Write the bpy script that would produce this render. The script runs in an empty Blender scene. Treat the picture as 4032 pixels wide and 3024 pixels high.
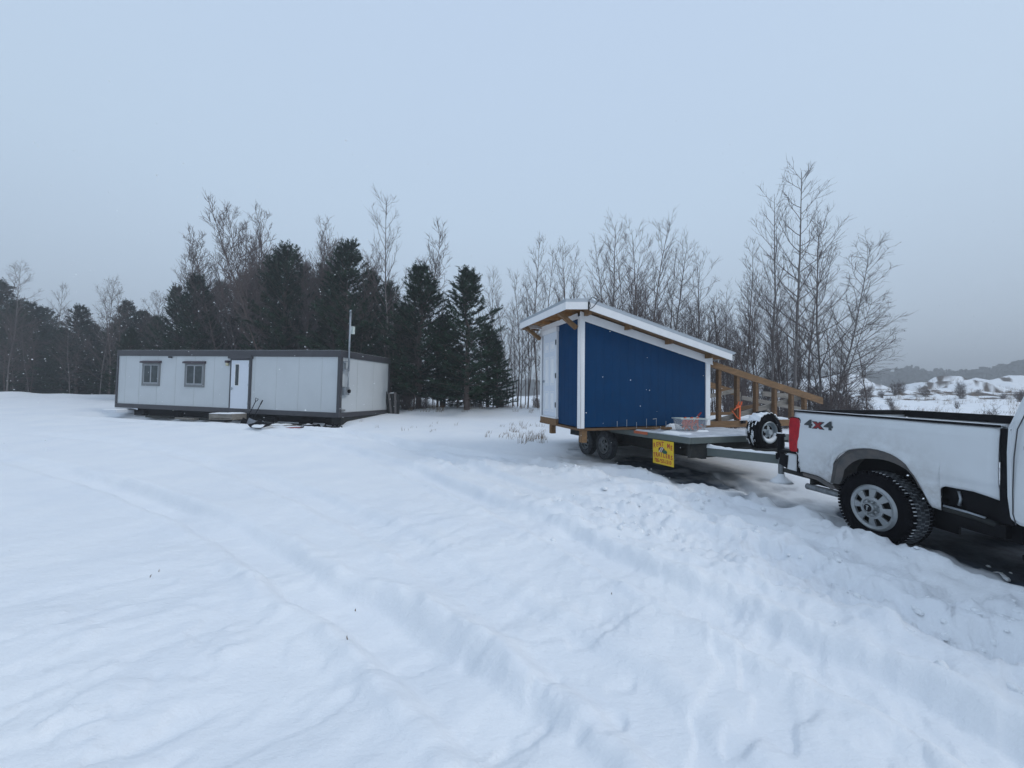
import bpy, math, random
import numpy as np
from mathutils import Vector, Matrix
PI = math.pi; R = math.radians
S = bpy.context.scene
COL = S.collection

# ---------------------------------------------------------------- camera, sky, sun, exposure
EYE = 1.65
pitch = math.atan(51 / 1540.0); roll = math.atan(0.008)
fw = Vector((0, math.cos(pitch), math.sin(pitch))); r0 = Vector((1, 0, 0)); u0 = r0.cross(fw)
rt = r0 * math.cos(roll) + u0 * math.sin(roll); up = rt.cross(fw)
cd = bpy.data.cameras.new('camera'); cam = bpy.data.objects.new('camera', cd); COL.objects.link(cam)
M = Matrix((rt, up, -fw)).transposed().to_4x4(); M.translation = (0, 0, EYE)
cam.matrix_world = M
cd.sensor_width = 36; cd.lens = 36 * 1540 / 4032.0; cd.clip_start = 0.05; cd.clip_end = 3000
S.camera = cam
w = bpy.data.worlds.new('World'); S.world = w; w.use_nodes = True
nt = w.node_tree; nt.nodes.clear()
out = nt.nodes.new('ShaderNodeOutputWorld'); bg = nt.nodes.new('ShaderNodeBackground')
sky = nt.nodes.new('ShaderNodeTexSky'); sky.sky_type = 'NISHITA'; sky.sun_disc = False
sky.sun_elevation = R(40); sky.sun_rotation = R(111); sky.dust_density = 6; sky.air_density = 1.2
# overcast: an even cloud deck (gradient by elevation) covers most of the clear sky
tc = nt.nodes.new('ShaderNodeTexCoord'); sp = nt.nodes.new('ShaderNodeSeparateXYZ')
cr = nt.nodes.new('ShaderNodeValToRGB'); nz = nt.nodes.new('ShaderNodeTexNoise'); ma = nt.nodes.new('ShaderNodeMath'); ma.operation = 'MULTIPLY_ADD'
nz.inputs['Scale'].default_value = 1.6; nz.inputs['Detail'].default_value = 3
ma.inputs[1].default_value = 0.16
nt.links.new(tc.outputs['Generated'], sp.inputs[0]); nt.links.new(tc.outputs['Generated'], nz.inputs['Vector'])
nt.links.new(nz.outputs['Fac'], ma.inputs[0]); nt.links.new(sp.outputs['Z'], ma.inputs[2]); nt.links.new(ma.outputs[0], cr.inputs[0])
K = 10.0
def c10(r, g, b): return (r * K, g * K, b * K, 1)
cr.color_ramp.elements[0].position = 0.0; cr.color_ramp.elements[0].color = (0.51, 0.61, 0.73, 1)
cr.color_ramp.elements[1].position = 0.9; cr.color_ramp.elements[1].color = (0.475, 0.595, 0.775, 1)
e = cr.color_ramp.elements.new(0.3); e.color = (0.50, 0.62, 0.765, 1)
e = cr.color_ramp.elements.new(0.5); e.color = (0.505, 0.635, 0.79, 1)
vm = nt.nodes.new('ShaderNodeVectorMath'); vm.operation = 'SCALE'; vm.inputs['Scale'].default_value = 10.0
nt.links.new(cr.outputs[0], vm.inputs[0])
mx = nt.nodes.new('ShaderNodeMix'); mx.data_type = 'RGBA'; mx.inputs['Factor'].default_value = 0.93
nt.links.new(sky.outputs[0], mx.inputs['A']); nt.links.new(vm.outputs[0], mx.inputs['B'])
nt.links.new(mx.outputs['Result'], bg.inputs['Color']); bg.inputs['Strength'].default_value = 0.108
nt.links.new(bg.outputs[0], out.inputs[0])
sd = bpy.data.lights.new('sun', 'SUN'); sd.energy = 0.8; sd.angle = R(18); sd.color = (1.0, 0.99, 0.97)
so = bpy.data.objects.new('sun', sd); COL.objects.link(so)
# light from behind-left of the view, high
so.rotation_euler = Vector((-0.72, 0.28, -0.66)).to_track_quat('-Z', 'Y').to_euler()
S.view_settings.view_transform = 'Standard'; S.view_settings.look = 'None'
S.view_settings.exposure = 0.17; S.view_settings.gamma = 1
S.render.engine = 'CYCLES'
S.cycles.max_bounces = 6; S.cycles.volume_bounces = 0; S.cycles.transparent_max_bounces = 6

# ---------------------------------------------------------------- materials
def mat(name, col, rough=0.7, metal=0.0, var=0.12, scale=6.0, bump=0.0, bscale=40.0, stretch=None, coat=0.0, col2=None, spec=0.5):
    m = bpy.data.materials.new(name); m.use_nodes = True
    n = m.node_tree; b = n.nodes['Principled BSDF']
    b.inputs['Roughness'].default_value = rough; b.inputs['Metallic'].default_value = metal
    b.inputs['Coat Weight'].default_value = coat; b.inputs['Specular IOR Level'].default_value = spec
    t = n.nodes.new('ShaderNodeTexCoord'); mp = n.nodes.new('ShaderNodeMapping')
    if stretch: mp.inputs['Scale'].default_value = stretch
    n.links.new(t.outputs['Object'], mp.inputs[0])
    ns = n.nodes.new('ShaderNodeTexNoise'); ns.inputs['Scale'].default_value = scale; ns.inputs['Detail'].default_value = 6
    ns.inputs['Roughness'].default_value = 0.65
    n.links.new(mp.outputs[0], ns.inputs['Vector'])
    r = n.nodes.new('ShaderNodeValToRGB')
    c2 = col2 or tuple(min(1, c * (1 + var)) for c in col); c1 = tuple(c * (1 - var) for c in col) if not col2 else col
    r.color_ramp.elements[0].position = 0.3; r.color_ramp.elements[1].position = 0.7
    r.color_ramp.elements[0].color = (*c1, 1); r.color_ramp.elements[1].color = (*c2, 1)
    n.links.new(ns.outputs['Fac'], r.inputs[0]); n.links.new(r.outputs[0], b.inputs['Base Color'])
    if bump:
        n2 = n.nodes.new('ShaderNodeTexNoise'); n2.inputs['Scale'].default_value = bscale; n2.inputs['Detail'].default_value = 4
        n.links.new(mp.outputs[0], n2.inputs['Vector'])
        bp = n.nodes.new('ShaderNodeBump'); bp.inputs['Strength'].default_value = bump; bp.inputs['Distance'].default_value = 0.02
        n.links.new(n2.outputs['Fac'], bp.inputs['Height']); n.links.new(bp.outputs[0], b.inputs['Normal'])
    return m
def rgb(r, g, b):
    f = lambda c: (c / 255) ** 2.2
    return (f(r), f(g), f(b))

m_snow = mat('snow', (0.86, 0.88, 0.90), 0.75, var=0.03, scale=3, bump=0.35, bscale=30, spec=0.2)
m_thin = mat('thin_wet_snow', (0.36, 0.39, 0.43), 0.6, scale=2.5, bump=0.3, bscale=25, col2=(0.72, 0.75, 0.79), spec=0.3)
m_wpaint = mat('white_paint', (0.80, 0.80, 0.80), 0.55, var=0.04)
m_panel = mat('panel_paint', (0.54, 0.57, 0.585), 0.5, var=0.04, scale=0.8, bump=0.05, bscale=3)
m_seam = mat('seam', (0.42, 0.44, 0.43), 0.6)
m_char = mat('charcoal_trim', (0.048, 0.048, 0.055), 0.55, var=0.15, scale=5)
m_char2 = mat('brown_awning', (0.05, 0.035, 0.045), 0.5)
m_greyfr = mat('grey_frame', (0.17, 0.18, 0.185), 0.5, var=0.08)
m_whitefr = mat('pale_frame', (0.30, 0.32, 0.34), 0.45)
m_glass = mat('dark_glass', (0.05, 0.062, 0.066), 0.18, var=0.5, scale=3, spec=0.3)
m_door = mat('door_paint', (0.66, 0.70, 0.76), 0.4, var=0.02)
m_black = mat('black_plastic', (0.006, 0.006, 0.008), 0.6, var=0.3, spec=0.12)
m_rubber = mat('rubber', (0.004, 0.004, 0.006), 0.85, var=0.5, scale=14, bump=0.3, bscale=60, spec=0.08)
m_tread = mat('snowy_rubber', (0.02, 0.022, 0.026), 0.9, scale=16, bump=0.6, bscale=40, col2=(0.10, 0.11, 0.12), spec=.1)
m_tread2 = mat('dusty_tread', (0.02, 0.022, 0.026), 0.9, scale=7, col2=(0.13, 0.14, 0.15), spec=.1)
m_tsnow = mat('packed_snow', (0.07, 0.08, 0.09), 0.9, scale=9, col2=(0.38, 0.40, 0.42), spec=.1)
m_metal = mat('galvanised_steel', (0.33, 0.36, 0.39), 0.45, 0.6, var=0.2, scale=10)
m_tsteel = mat('weathered_trailer_steel', (0.095, 0.12, 0.115), 0.6, 0.0, var=0.2, scale=5, bump=0.2, bscale=25, col2=(0.13, 0.15, 0.14))
m_dsteel = mat('dark_steel', (0.018, 0.021, 0.023), 0.75, 0.0, var=0.5, scale=6, bump=0.3, col2=(0.045, 0.045, 0.04), spec=0.15)
m_rimg = mat('painted_rim', (0.36, 0.40, 0.42), 0.45, 0.3, var=0.15)
m_rimd = mat('dirty_rim', (0.20, 0.215, 0.225), 0.6, 0.3, var=0.5, scale=12)
m_alloy = mat('alloy_wheel', (0.33, 0.35, 0.36), 0.38, 0.55, var=0.15, scale=12)
m_red = mat('red_lens', (0.42, 0.004, 0.012), 0.35, var=0.25, scale=18, coat=0.0)
m_wood = mat('treated_wood', (0.19, 0.105, 0.045), 0.8, var=0.3, scale=3, stretch=(1.5, 8, 8), bump=0.2)
m_woodd = mat('brown_wood', (0.14, 0.075, 0.032), 0.8, var=0.3, scale=3, stretch=(1, 8, 8), bump=0.2)
m_woodg = mat('weathered_wood', (0.21, 0.19, 0.165), 0.85, var=0.3, scale=3, stretch=(1.5, 8, 8), bump=0.2)
m_osb = mat('osb_soffit', (0.34, 0.17, 0.055), 0.8, var=0.35, scale=14)
m_roofm = mat('metal_roofing', (0.42, 0.46, 0.50), 0.45, 0.35, var=0.06)
m_orange = mat('orange_webbing', (0.75, 0.13, 0.03), 0.6, var=0.2, scale=20)
m_yellow = mat('yellow_sign', (0.74, 0.50, 0.012), 0.5, var=0.05)
m_redpr = mat('red_print', (0.45, 0.05, 0.02), 0.5)
m_maroon = mat('maroon_print', (0.10, 0.008, 0.02), 0.5)
m_green = mat('green_print', (0.01, 0.10, 0.06), 0.5)
m_white = mat('white_print', (0.75, 0.75, 0.75), 0.5)
m_amber = mat('amber_reflector', (0.50, 0.11, 0.035), 0.4, var=0.2, scale=40)
m_liner = mat('dirty_liner', (0.10, 0.105, 0.105), 0.9, var=0.3, scale=9, bump=0.3, col2=(0.17, 0.15, 0.14), spec=0.1)
m_badge = mat('badge_grey', (0.05, 0.06, 0.065), 0.4, 0.3)
m_bark = mat('grey_bark', (0.15, 0.135, 0.13), 0.9, var=0.3, scale=6, stretch=(6, 6, 1), bump=0.3)
m_bark2 = mat('brown_bark', (0.11, 0.082, 0.072), 0.9, var=0.3, scale=6, stretch=(6, 6, 1))
m_twig = mat('twig', (0.10, 0.078, 0.075), 0.9, var=0.2)
m_needle = mat('needles', (0.008, 0.024, 0.014), 0.75, scale=1.2, col2=(0.028, 0.062, 0.03), spec=0.25)
m_needle2 = mat('dark_needles', (0.008, 0.020, 0.015), 0.75, scale=0.9, col2=(0.02, 0.04, 0.027), spec=0.2)
m_leaf = mat('dead_leaves', (0.06, 0.035, 0.028), 0.9)
m_grass = mat('dry_grass', (0.20, 0.14, 0.09), 0.9, var=0.3)
m_redp = mat('red_plastic', (0.24, 0.012, 0.016), 0.45)
m_lampg = mat('lamp_glass', (0.50, 0.48, 0.33), 0.3)
m_boxw = mat('white_plastic', (0.60, 0.66, 0.62), 0.4)
m_concr = mat('ice_grey', (0.2, 0.22, 0.25), 0.6)
m_far = mat('far_woods', (0.065, 0.07, 0.075), 0.9, var=0.3, scale=0.1)

def siding():
    m = mat('blue_siding', (0.0002, 0.037, 0.108), 0.6, var=0.10, scale=3, bump=0.0, spec=0.12)
    n = m.node_tree; b = n.nodes['Principled BSDF']
    t = [x for x in n.nodes if x.type == 'TEX_COORD'][0]
    s = n.nodes.new('ShaderNodeSeparateXYZ'); n.links.new(t.outputs['Object'], s.inputs[0])
    a = n.nodes.new('ShaderNodeMath'); a.operation = 'ADD'; n.links.new(s.outputs[0], a.inputs[0]); n.links.new(s.outputs[1], a.inputs[1])
    f = n.nodes.new('ShaderNodeMath'); f.operation = 'PINGPONG'; f.inputs[1].default_value = 0.1; n.links.new(a.outputs[0], f.inputs[0])
    g = n.nodes.new('ShaderNodeMath'); g.operation = 'LESS_THAN'; g.inputs[1].default_value = 0.008; n.links.new(f.outputs[0], g.inputs[0])
    inv = n.nodes.new('ShaderNodeMath'); inv.operation = 'SUBTRACT'; inv.inputs[0].default_value = 1; n.links.new(g.outputs[0], inv.inputs[1])
    bp = n.nodes.new('ShaderNodeBump'); bp.inputs['Distance'].default_value = 0.025; bp.inputs['Strength'].default_value = 1
    n.links.new(inv.outputs[0], bp.inputs['Height']); n.links.new(bp.outputs[0], b.inputs['Normal'])
    return m
m_blue = siding()

def truck_paint():
    m = mat('white_truck_paint', (0.66, 0.69, 0.71), 0.35, var=0.02, coat=0.4)
    n = m.node_tree; b = n.nodes['Principled BSDF']; r = [x for x in n.nodes if x.type == 'VALTORGB'][0]
    t = [x for x in n.nodes if x.type == 'TEX_COORD'][0]
    # road dirt: thrown round the wheel and along the sill, fixed in the body's own coordinates
    s = n.nodes.new('ShaderNodeSeparateXYZ'); n.links.new(t.outputs['Object'], s.inputs[0])
    def mth(op, a, b_=None, c=None):
        k = n.nodes.new('ShaderNodeMath'); k.operation = op
        for i, v in enumerate((a, b_, c)):
            if v is None: continue
            if isinstance(v, (int, float)): k.inputs[i].default_value = v
            else: n.links.new(v, k.inputs[i])
        return k.outputs[0]
    x2 = mth('POWER', s.outputs[0], 2); z2 = mth('POWER', s.outputs[2], 2)
    d = mth('SQRT', mth('ADD', x2, z2))
    near = mth('SUBTRACT', 1.25, mth('MULTIPLY', d, 1.15))
    low = mth('SUBTRACT', 0.5, mth('MULTIPLY', s.outputs[2], 0.95))
    ns = n.nodes.new('ShaderNodeTexNoise'); ns.inputs['Scale'].default_value = 5; ns.inputs['Detail'].default_value = 9; ns.inputs['Roughness'].default_value = 0.75
    n.links.new(t.outputs['Object'], ns.inputs['Vector'])
    k = mth('MULTIPLY', mth('ADD', mth('MAXIMUM', near, 0), mth('MAXIMUM', low, 0)), 1.25)
    k = mth('MULTIPLY', k, mth('MAXIMUM', mth('SUBTRACT', mth('MULTIPLY', ns.outputs['Fac'], 2.6), 0.95), 0))
    k = mth('ADD', mth('MINIMUM', k, 0.75), 0.04)
    mx = n.nodes.new('ShaderNodeMix'); mx.data_type = 'RGBA'; mx.inputs['B'].default_value = (0.30, 0.28, 0.26, 1)
    n.links.new(k, mx.inputs['Factor']); n.links.new(r.outputs[0], mx.inputs['A']); n.links.new(mx.outputs['Result'], b.inputs['Base Color'])
    return m
m_truck = truck_paint()

def tote_mat():
    m = bpy.data.materials.new('clear_plastic'); m.use_nodes = True; n = m.node_tree; b = n.nodes['Principled BSDF']
    tr = n.nodes.new('ShaderNodeBsdfTransparent'); mix = n.nodes.new('ShaderNodeMixShader'); mix.inputs[0].default_value = 0.36
    b.inputs['Base Color'].default_value = (0.5, 0.53, 0.55, 1); b.inputs['Roughness'].default_value = 0.35
    n.links.new(tr.outputs[0], mix.inputs[1]); n.links.new(b.outputs[0], mix.inputs[2])
    n.links.new(mix.outputs[0], n.nodes['Material Output'].inputs[0]); return m
m_tote = tote_mat()

# ---------------------------------------------------------------- mesh helpers
class MB:
    def __init__(s): s.v = []; s.f = []
    def add(s, vs, fs):
        o = len(s.v); s.v += [tuple(p) for p in vs]; s.f += [tuple(i + o for i in q) for q in fs]; return s
    def box(s, x0, x1, y0, y1, z0, z1, m=None):
        vs = [Vector((x, y, z)) for z in (z0, z1) for y in (y0, y1) for x in (x0, x1)]
        if m: vs = [m @ p for p in vs]
        return s.add(vs, [(0, 2, 3, 1), (4, 5, 7, 6), (0, 1, 5, 4), (2, 6, 7, 3), (0, 4, 6, 2), (1, 3, 7, 5)])
    def beam(s, p, q, w, h, upv=(0, 0, 1)):
        p = Vector(p); q = Vector(q); d = (q - p).normalized(); sd = d.cross(Vector(upv)).normalized(); u = sd.cross(d)
        vs = [c + sd * a * w / 2 + u * b * h / 2 for c in (p, q) for a, b in ((-1, -1), (1, -1), (1, 1), (-1, 1))]
        return s.add(vs, [(3, 2, 1, 0), (4, 5, 6, 7), (0, 1, 5, 4), (1, 2, 6, 5), (2, 3, 7, 6), (3, 0, 4, 7)])
    def prism(s, poly, axis, a0, a1, fn=None):
        # poly: 2D list; axis: 'x','y','z' extrusion
        def P(u, v, a): return {'y': (u, a, v), 'x': (a, u, v), 'z': (u, v, a)}[axis]
        n = len(poly); vs = [P(u, v, a0) for u, v in poly] + [P(u, v, a1) for u, v in poly]
        if fn: vs = [fn(*p) for p in vs]
        return s.add(vs, [tuple(range(n)), tuple(range(2 * n - 1, n - 1, -1))] + [(i, i + n, (i + 1) % n + n, (i + 1) % n) for i in range(n)])
    def tube(s, pts, rad, k=8, cap=True):
        pts = [Vector(p) for p in pts]; n = len(pts)
        if not hasattr(rad, '__len__'): rad = [rad] * n
        d0 = (pts[-1] - pts[0]).normalized() if (pts[-1] - pts[0]).length > 1e-6 else Vector((0, 0, 1))
        ref = Vector((1, 0, 0)) if abs(d0.x) < 0.8 else Vector((0, 1, 0))
        o = len(s.v)
        for i, p in enumerate(pts):
            d = (pts[min(i + 1, n - 1)] - pts[max(i - 1, 0)]).normalized(); a = d.cross(ref)
            if a.length < 1e-5: a = d.cross(Vector((0, 1, 0.3)))
            a.normalize(); b = d.cross(a)
            for j in range(k):
                t = 2 * PI * j / k; q = p + (a * math.cos(t) + b * math.sin(t)) * rad[i]; s.v.append((q.x, q.y, q.z))
        for i in range(n - 1):
            for j in range(k):
                s.f.append((o + i * k + j, o + i * k + (j + 1) % k, o + (i + 1) * k + (j + 1) % k, o + (i + 1) * k + j))
        if cap:
            s.f.append(tuple(o + j for j in range(k - 1, -1, -1))); s.f.append(tuple(o + (n - 1) * k + j for j in range(k)))
        return s
    def lathe(s, prof, k=48, origin=(0, 0, 0), fn=None):
        # prof: (r, y) revolved about the y axis
        o = len(s.v); n = len(prof)
        for r, y in prof:
            for j in range(k):
                t = 2 * PI * j / k; p = (origin[0] + r * math.cos(t), origin[1] + y, origin[2] + r * math.sin(t)); s.v.append(p)
        for i in range(n - 1):
            for j in range(k):
                s.f.append((o + i * k + j, o + (i + 1) * k + j, o + (i + 1) * k + (j + 1) % k, o + i * k + (j + 1) % k))
        return s
    def build(s, name, m, parent=None, smooth=False, bevel=0, solid=0):
        me = bpy.data.meshes.new(name); me.from_pydata(s.v, [], s.f); me.materials.append(m)
        if smooth: me.shade_smooth()
        me.update()
        o = bpy.data.objects.new(name, me); COL.objects.link(o)
        if parent: o.parent = parent
        if solid:
            q = o.modifiers.new('s', 'SOLIDIFY'); q.thickness = solid; q.offset = -1
        if bevel:
            q = o.modifiers.new('b', 'BEVEL'); q.width = bevel; q.segments = 2; q.limit_method = 'ANGLE'
        return o
def tag(o, label=None, cat=None, group=None, kind=None):
    if label: o['label'] = label
    if cat: o['category'] = cat
    if group: o['group'] = group
    if kind: o['kind'] = kind
    return o
def empty(name, m, label, cat, group=None):
    o = bpy.data.objects.new(name, None); COL.objects.link(o); o.empty_display_size = 0.3
    if isinstance(m, Matrix): o.matrix_world = m
    else: o.location = m
    return tag(o, label, cat, group)
def frm(ax, ay, az, o):
    m = Matrix((Vector(ax), Vector(ay), Vector(az))).transposed().to_4x4(); m.translation = o; return m
def copy_tree(o, **kw):
    c = o.copy(); COL.objects.link(c)
    for ch in list(o.children):
        d = ch.copy(); COL.objects.link(d); d.parent = c
        for g in list(ch.children):
            e_ = g.copy(); COL.objects.link(e_); e_.parent = d
    return c
def textmesh(name, txt, size, m, parent, mw, extrude=0.002, shear=0.0, sx=1.0, bold=0.0):
    cu = bpy.data.curves.new(name, 'FONT'); cu.body = txt; cu.size = size; cu.extrude = extrude; cu.align_x = 'CENTER'; cu.align_y = 'CENTER'
    cu.shear = shear; cu.offset = bold
    t = bpy.data.objects.new(name + '_src', cu); COL.objects.link(t)
    bpy.context.view_layer.update()
    me = bpy.data.meshes.new_from_object(t.evaluated_get(bpy.context.evaluated_depsgraph_get()))
    bpy.data.objects.remove(t); me.materials.clear(); me.materials.append(m)
    o = bpy.data.objects.new(name, me); COL.objects.link(o); o.parent = parent; o.matrix_local = mw @ Matrix.Diagonal((sx, 1, 1, 1)); me.name = name
    return o

# ---------------------------------------------------------------- ground
def sm(t): t = np.clip(t, 0, 1); return t * t * (3 - 2 * t)
def base(x, y):
    h = np.interp(y, [0, 4.5, 10, 16, 21, 28, 36, 60, 200, 600], [0, 0, .17, .52, .85, 1.15, 1.42, 1.6, 2, 4])
    return h + 1.6 * sm((y - 15) / 45) * sm((x - 8) / 25) + 5 * sm((y - 110) / 120) * sm((x - 30) / 80)
def gz(x, y): return float(base(np.array(float(x)), np.array(float(y))))
def vn(x, y, s=0):
    xi = np.floor(x).astype(np.int64); yi = np.floor(y).astype(np.int64); fx = x - xi; fy = y - yi
    fx = fx * fx * (3 - 2 * fx); fy = fy * fy * (3 - 2 * fy)
    def h(a, b):
        n = (a * 374761393 + b * 668265263 + s * 1442695041) & 0xffffffff
        n = ((n ^ (n >> 13)) * 1274126177) & 0xffffffff; n = n ^ (n >> 16)
        return (n & 0xffff) / 65535.0
    return (h(xi, yi) * (1 - fx) + h(xi + 1, yi) * fx) * (1 - fy) + (h(xi, yi + 1) * (1 - fx) + h(xi + 1, yi + 1) * fx) * fy
def fbm(x, y, s=0, o=4, g=0.5):
    t = 0; a = 1; n = 0
    for i in range(o): t = t + a * (vn(x * 2 ** i + 17.3 * i, y * 2 ** i + 9.1 * i, s + i) - 0.5); n += a; a *= g
    return t / n
def smoothline(p, n=8):
    p = [np.array(q, float) for q in p]; p = [2 * p[0] - p[1]] + p + [2 * p[-1] - p[-2]]; o = []
    for i in range(1, len(p) - 2):
        for k in range(n):
            t = k / n
            o.append(0.5 * (2 * p[i] + (p[i + 1] - p[i - 1]) * t + (2 * p[i - 1] - 5 * p[i] + 4 * p[i + 1] - p[i + 2]) * t * t + (3 * p[i] - p[i - 1] - 3 * p[i + 1] + p[i + 2]) * t ** 3))
    o.append(p[-2]); return np.array(o)
def pdist(X, Y, line):
    D = np.full(X.shape, 1e9); SG = np.zeros(X.shape); L = np.zeros(X.shape); acc = 0
    for a, b in zip(line[:-1], line[1:]):
        d = b - a; l = math.hypot(*d)
        if l < 1e-6: continue
        t = np.clip(((X - a[0]) * d[0] + (Y - a[1]) * d[1]) / l / l, 0, 1)
        ex = X - a[0] - t * d[0]; ey = Y - a[1] - t * d[1]; q = np.hypot(ex, ey); k = q < D
        D[k] = q[k]; SG[k] = np.sign(d[0] * ey - d[1] * ex)[k]; L[k] = (acc + t * l)[k]; acc += l
    return D * SG, L
RUTS = [
 ([(0.55, 1.1), (0.21, 1.81), (-0.12, 2.13), (-0.61, 2.62), (-1.11, 3.06), (-1.76, 3.42), (-2.66, 4.2), (-4.43, 5.37), (-6.77, 6.76), (-9.62, 8.15), (-16, 11)], .2, .095),
 ([(1.2, 1.1), (0.83, 1.81), (0.64, 2.23), (0.3, 2.63), (-0.16, 3.21), (-0.97, 4.11), (-2.11, 5.24), (-4.05, 6.84), (-7.36, 9.26), (-11.47, 11.39), (-16, 13)], .2, .055),
 ([(2.7, 1.2), (2.35, 1.86), (2.14, 2.32), (1.84, 2.65), (1.49, 3.23), (0.93, 4.03), (-0.02, 5.48), (-1.31, 7.25), (-3.49, 9.73), (-6.82, 12.44), (-11.54, 14.93), (-20, 17.5)], .22, .095),
 ([(4.6, 1.6), (3.5, 2.4), (3.05, 2.93), (2.68, 3.85), (1.73, 4.99), (0.69, 6.15), (-0.52, 8.05), (-2.58, 10.71), (-5.65, 13.48), (-12, 16.2)], .24, .10),
 ([(4.4, 5.39), (3.78, 6.3), (2.5, 7.4), (1.2, 8.5), (-1.29, 10.44), (-4.36, 12.12), (-9, 13.9)], .22, .09),
 ([(4.75, 2.0), (4.15, 2.75), (3.7, 3.5), (3.35, 4.4), (2.9, 5.4), (2.2, 6.6)], .16, .05),
 ([(3.9, 2.0), (3.35, 2.6), (2.6, 3.3), (2.0, 4.1), (1.2, 5.0), (0.2, 6.4)], .14, .035),
 ([(4.33, 8), (4.31, 5.6), (4.36, 4.5), (4.6, 3.0), (4.8, 0)], .17, .06),
]
def detail(X, Y):
    rr = np.hypot(X, Y); z = np.zeros(X.shape)
    near = sm((45 - rr) / 30)
    z += 0.16 * fbm(X / 5.5, Y / 4.5, 3, 3) * (0.35 + 0.65 * near)
    # wind crust: long low ridges running lower-left to upper-right
    c, s_ = math.cos(0.75), math.sin(0.75); U = X * c + Y * s_; V = -X * s_ + Y * c
    lf = sm((4.5 - rr) / 3.0) * sm((1.2 - X) / 1.5)
    z += .12 * lf * fbm(U / 1.7, V / 0.5, 11, 3) + 0.025 * lf * fbm(U / .6, V / .14, 12, 3)
    ridge = np.maximum(0, fbm(U / 2.2, V / .5, 14, 2)); z += lf * .16 * ridge * (1 - sm((ridge - .16) / .03))
    z += 0.06 * near * fbm(U / 1.6, V / .7, 21, 4, .55) * sm((12 - rr) / 6)
    # wind crust: thin ledges with a crisp edge, broken by drifts
    for q_, (sc, hh, sd_) in enumerate(((1.3, .022, 101), (.7, .014, 103), (.38, .008, 105))):
        nn_ = fbm(U / sc, V / (sc * .45), sd_, 4, .55); z += hh * near * sm((9 - rr) / 6) * (sm((nn_ - .02) / .03) + sm((nn_ + .14) / .03)) * sm((vn(X / 1.1, Y / 1.1, sd_ + 1) - .3) / .3)
    z += 0.008 * near * fbm(X / .22, Y / .22, 5, 3) * sm((14 - rr) / 8)
    churn = np.zeros(X.shape)
    for cx, cy, rx, ry in ((3.3, 4.2, 1.9, 1.6), (2.6, 6.4, 1.7, 1.3), (1.4, 5.6, 1.4, 1.2), (3.6, 2.9, 1.3, 1.0), (1.9, 8.0, 1.5, .8), (-.4, 9, 2.2, .8)):
        churn = np.maximum(churn, sm(1.35 - np.hypot((X - cx) / rx, (Y - cy) / ry)))
    wob = fbm(X / .6, Y / .6, 31, 3)
    lump = np.abs(fbm(X / .55 + wob, Y / .42, 33, 4, .6))
    step_ = fbm(X / .8 + .8 * wob, Y / .5, 36, 3, .6); z += churn * (0.18 * lump + 0.15 * fbm(X / .9, Y / .7, 35, 4, .6) + 0.07 * fbm(X / .17, Y / .13, 37, 4, .6) + .05 * sm(step_ / .02) + .03 * sm(fbm(X / .35, Y / .28, 38, 3, .6) / .02) )
    for i, (pl, wd, dp) in enumerate(RUTS):
        line = smoothline(pl)
        k = (X > line[:, 0].min() - 1) & (X < line[:, 0].max() + 1) & (Y > line[:, 1].min() - 1) & (Y < line[:, 1].max() + 1) & (rr < 30)
        if not k.any(): continue
        x, y = X[k], Y[k]; wv = 0.09 * fbm(x / .7, y / .7, 40 + i, 3)
        d, l = pdist(x, y, line); d = d + wv; q = np.abs(d)
        am = 0.65 + 1.1 * (vn(x / 1.7, y / 1.7, 50 + i) - .3)
        fl = sm((wd + .07 - q) / (.10 + .08 * vn(x / .9, y / .9, 55 + i)))
        tr = 0.0
        if i in (3, 5, 6, 7): tr = 0.020 * sm(np.sin(l * 2 * PI / .10 + np.abs(d) * 14) + .3) * fl * sm((vn(x * 1.3, y * 1.3, 61) - .25) / .3)
        berm = np.exp(-((q - wd - .13) / .075) ** 2) * (.5 + 1.2 * (vn(x / .16, y / .16, 60 + i) - .2) * sm((8 - np.hypot(x, y)) / 5))
        z[k] += am * (-dp * 1.15 * fl + dp * .55 * berm) + tr
    # hollow beneath the trailer and the truck, following scoured ground and painted shade, with a broken edge
    bare = bare_shade_mask(X, Y)
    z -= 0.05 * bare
    bank = smoothline([(-.6, 10.6), (.8, 9.9), (2.0, 9.1), (2.75, 8.0), (3.2, 7.1), (4.05, 6.35), (4.2, 5.5), (4.02, 4.75), (4.25, 3.9), (4.65, 3.0), (5.3, 2.0), (6.2, .4)])
    kb = (X > -2) & (X < 8) & (Y > -1) & (Y < 12)
    if kb.any():
        x, y = X[kb], Y[kb]; d, l = pdist(x, y, bank); d = d + .16 * fbm(x / .35, y / .35, 131, 4, .6) + .10 * fbm(x / .12, y / .12, 133, 2)
        en = sm(l / 1.5) ; lump_ = np.abs(fbm(x / .22, y / .18, 135, 3, .6))
        z[kb] += en * ((.05 + .10 * lump_) * np.exp(-((d + .16) / .16) ** 2) - .05 * sm((d + .02) / .07) * sm((1.6 - d) / .8))
    # rubble heaps in the field on the right
    fld = sm((X - 9) / 8) * sm((Y - 9) / 6)
    z += fld * (0.45 * fbm(X / 4, Y / 3, 71, 5, .6) + .22 * fbm(X / 1.1, Y / .9, 73, 4, .65))
    oc = np.abs((X + 7.06) * .2340 + (Y - 16.0) * .9722 + .35); z -= .24 * sm((1.0 - oc) / .7) * sm((X + 20.5) / 1) * sm((-6.2 - X) / 1)
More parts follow.
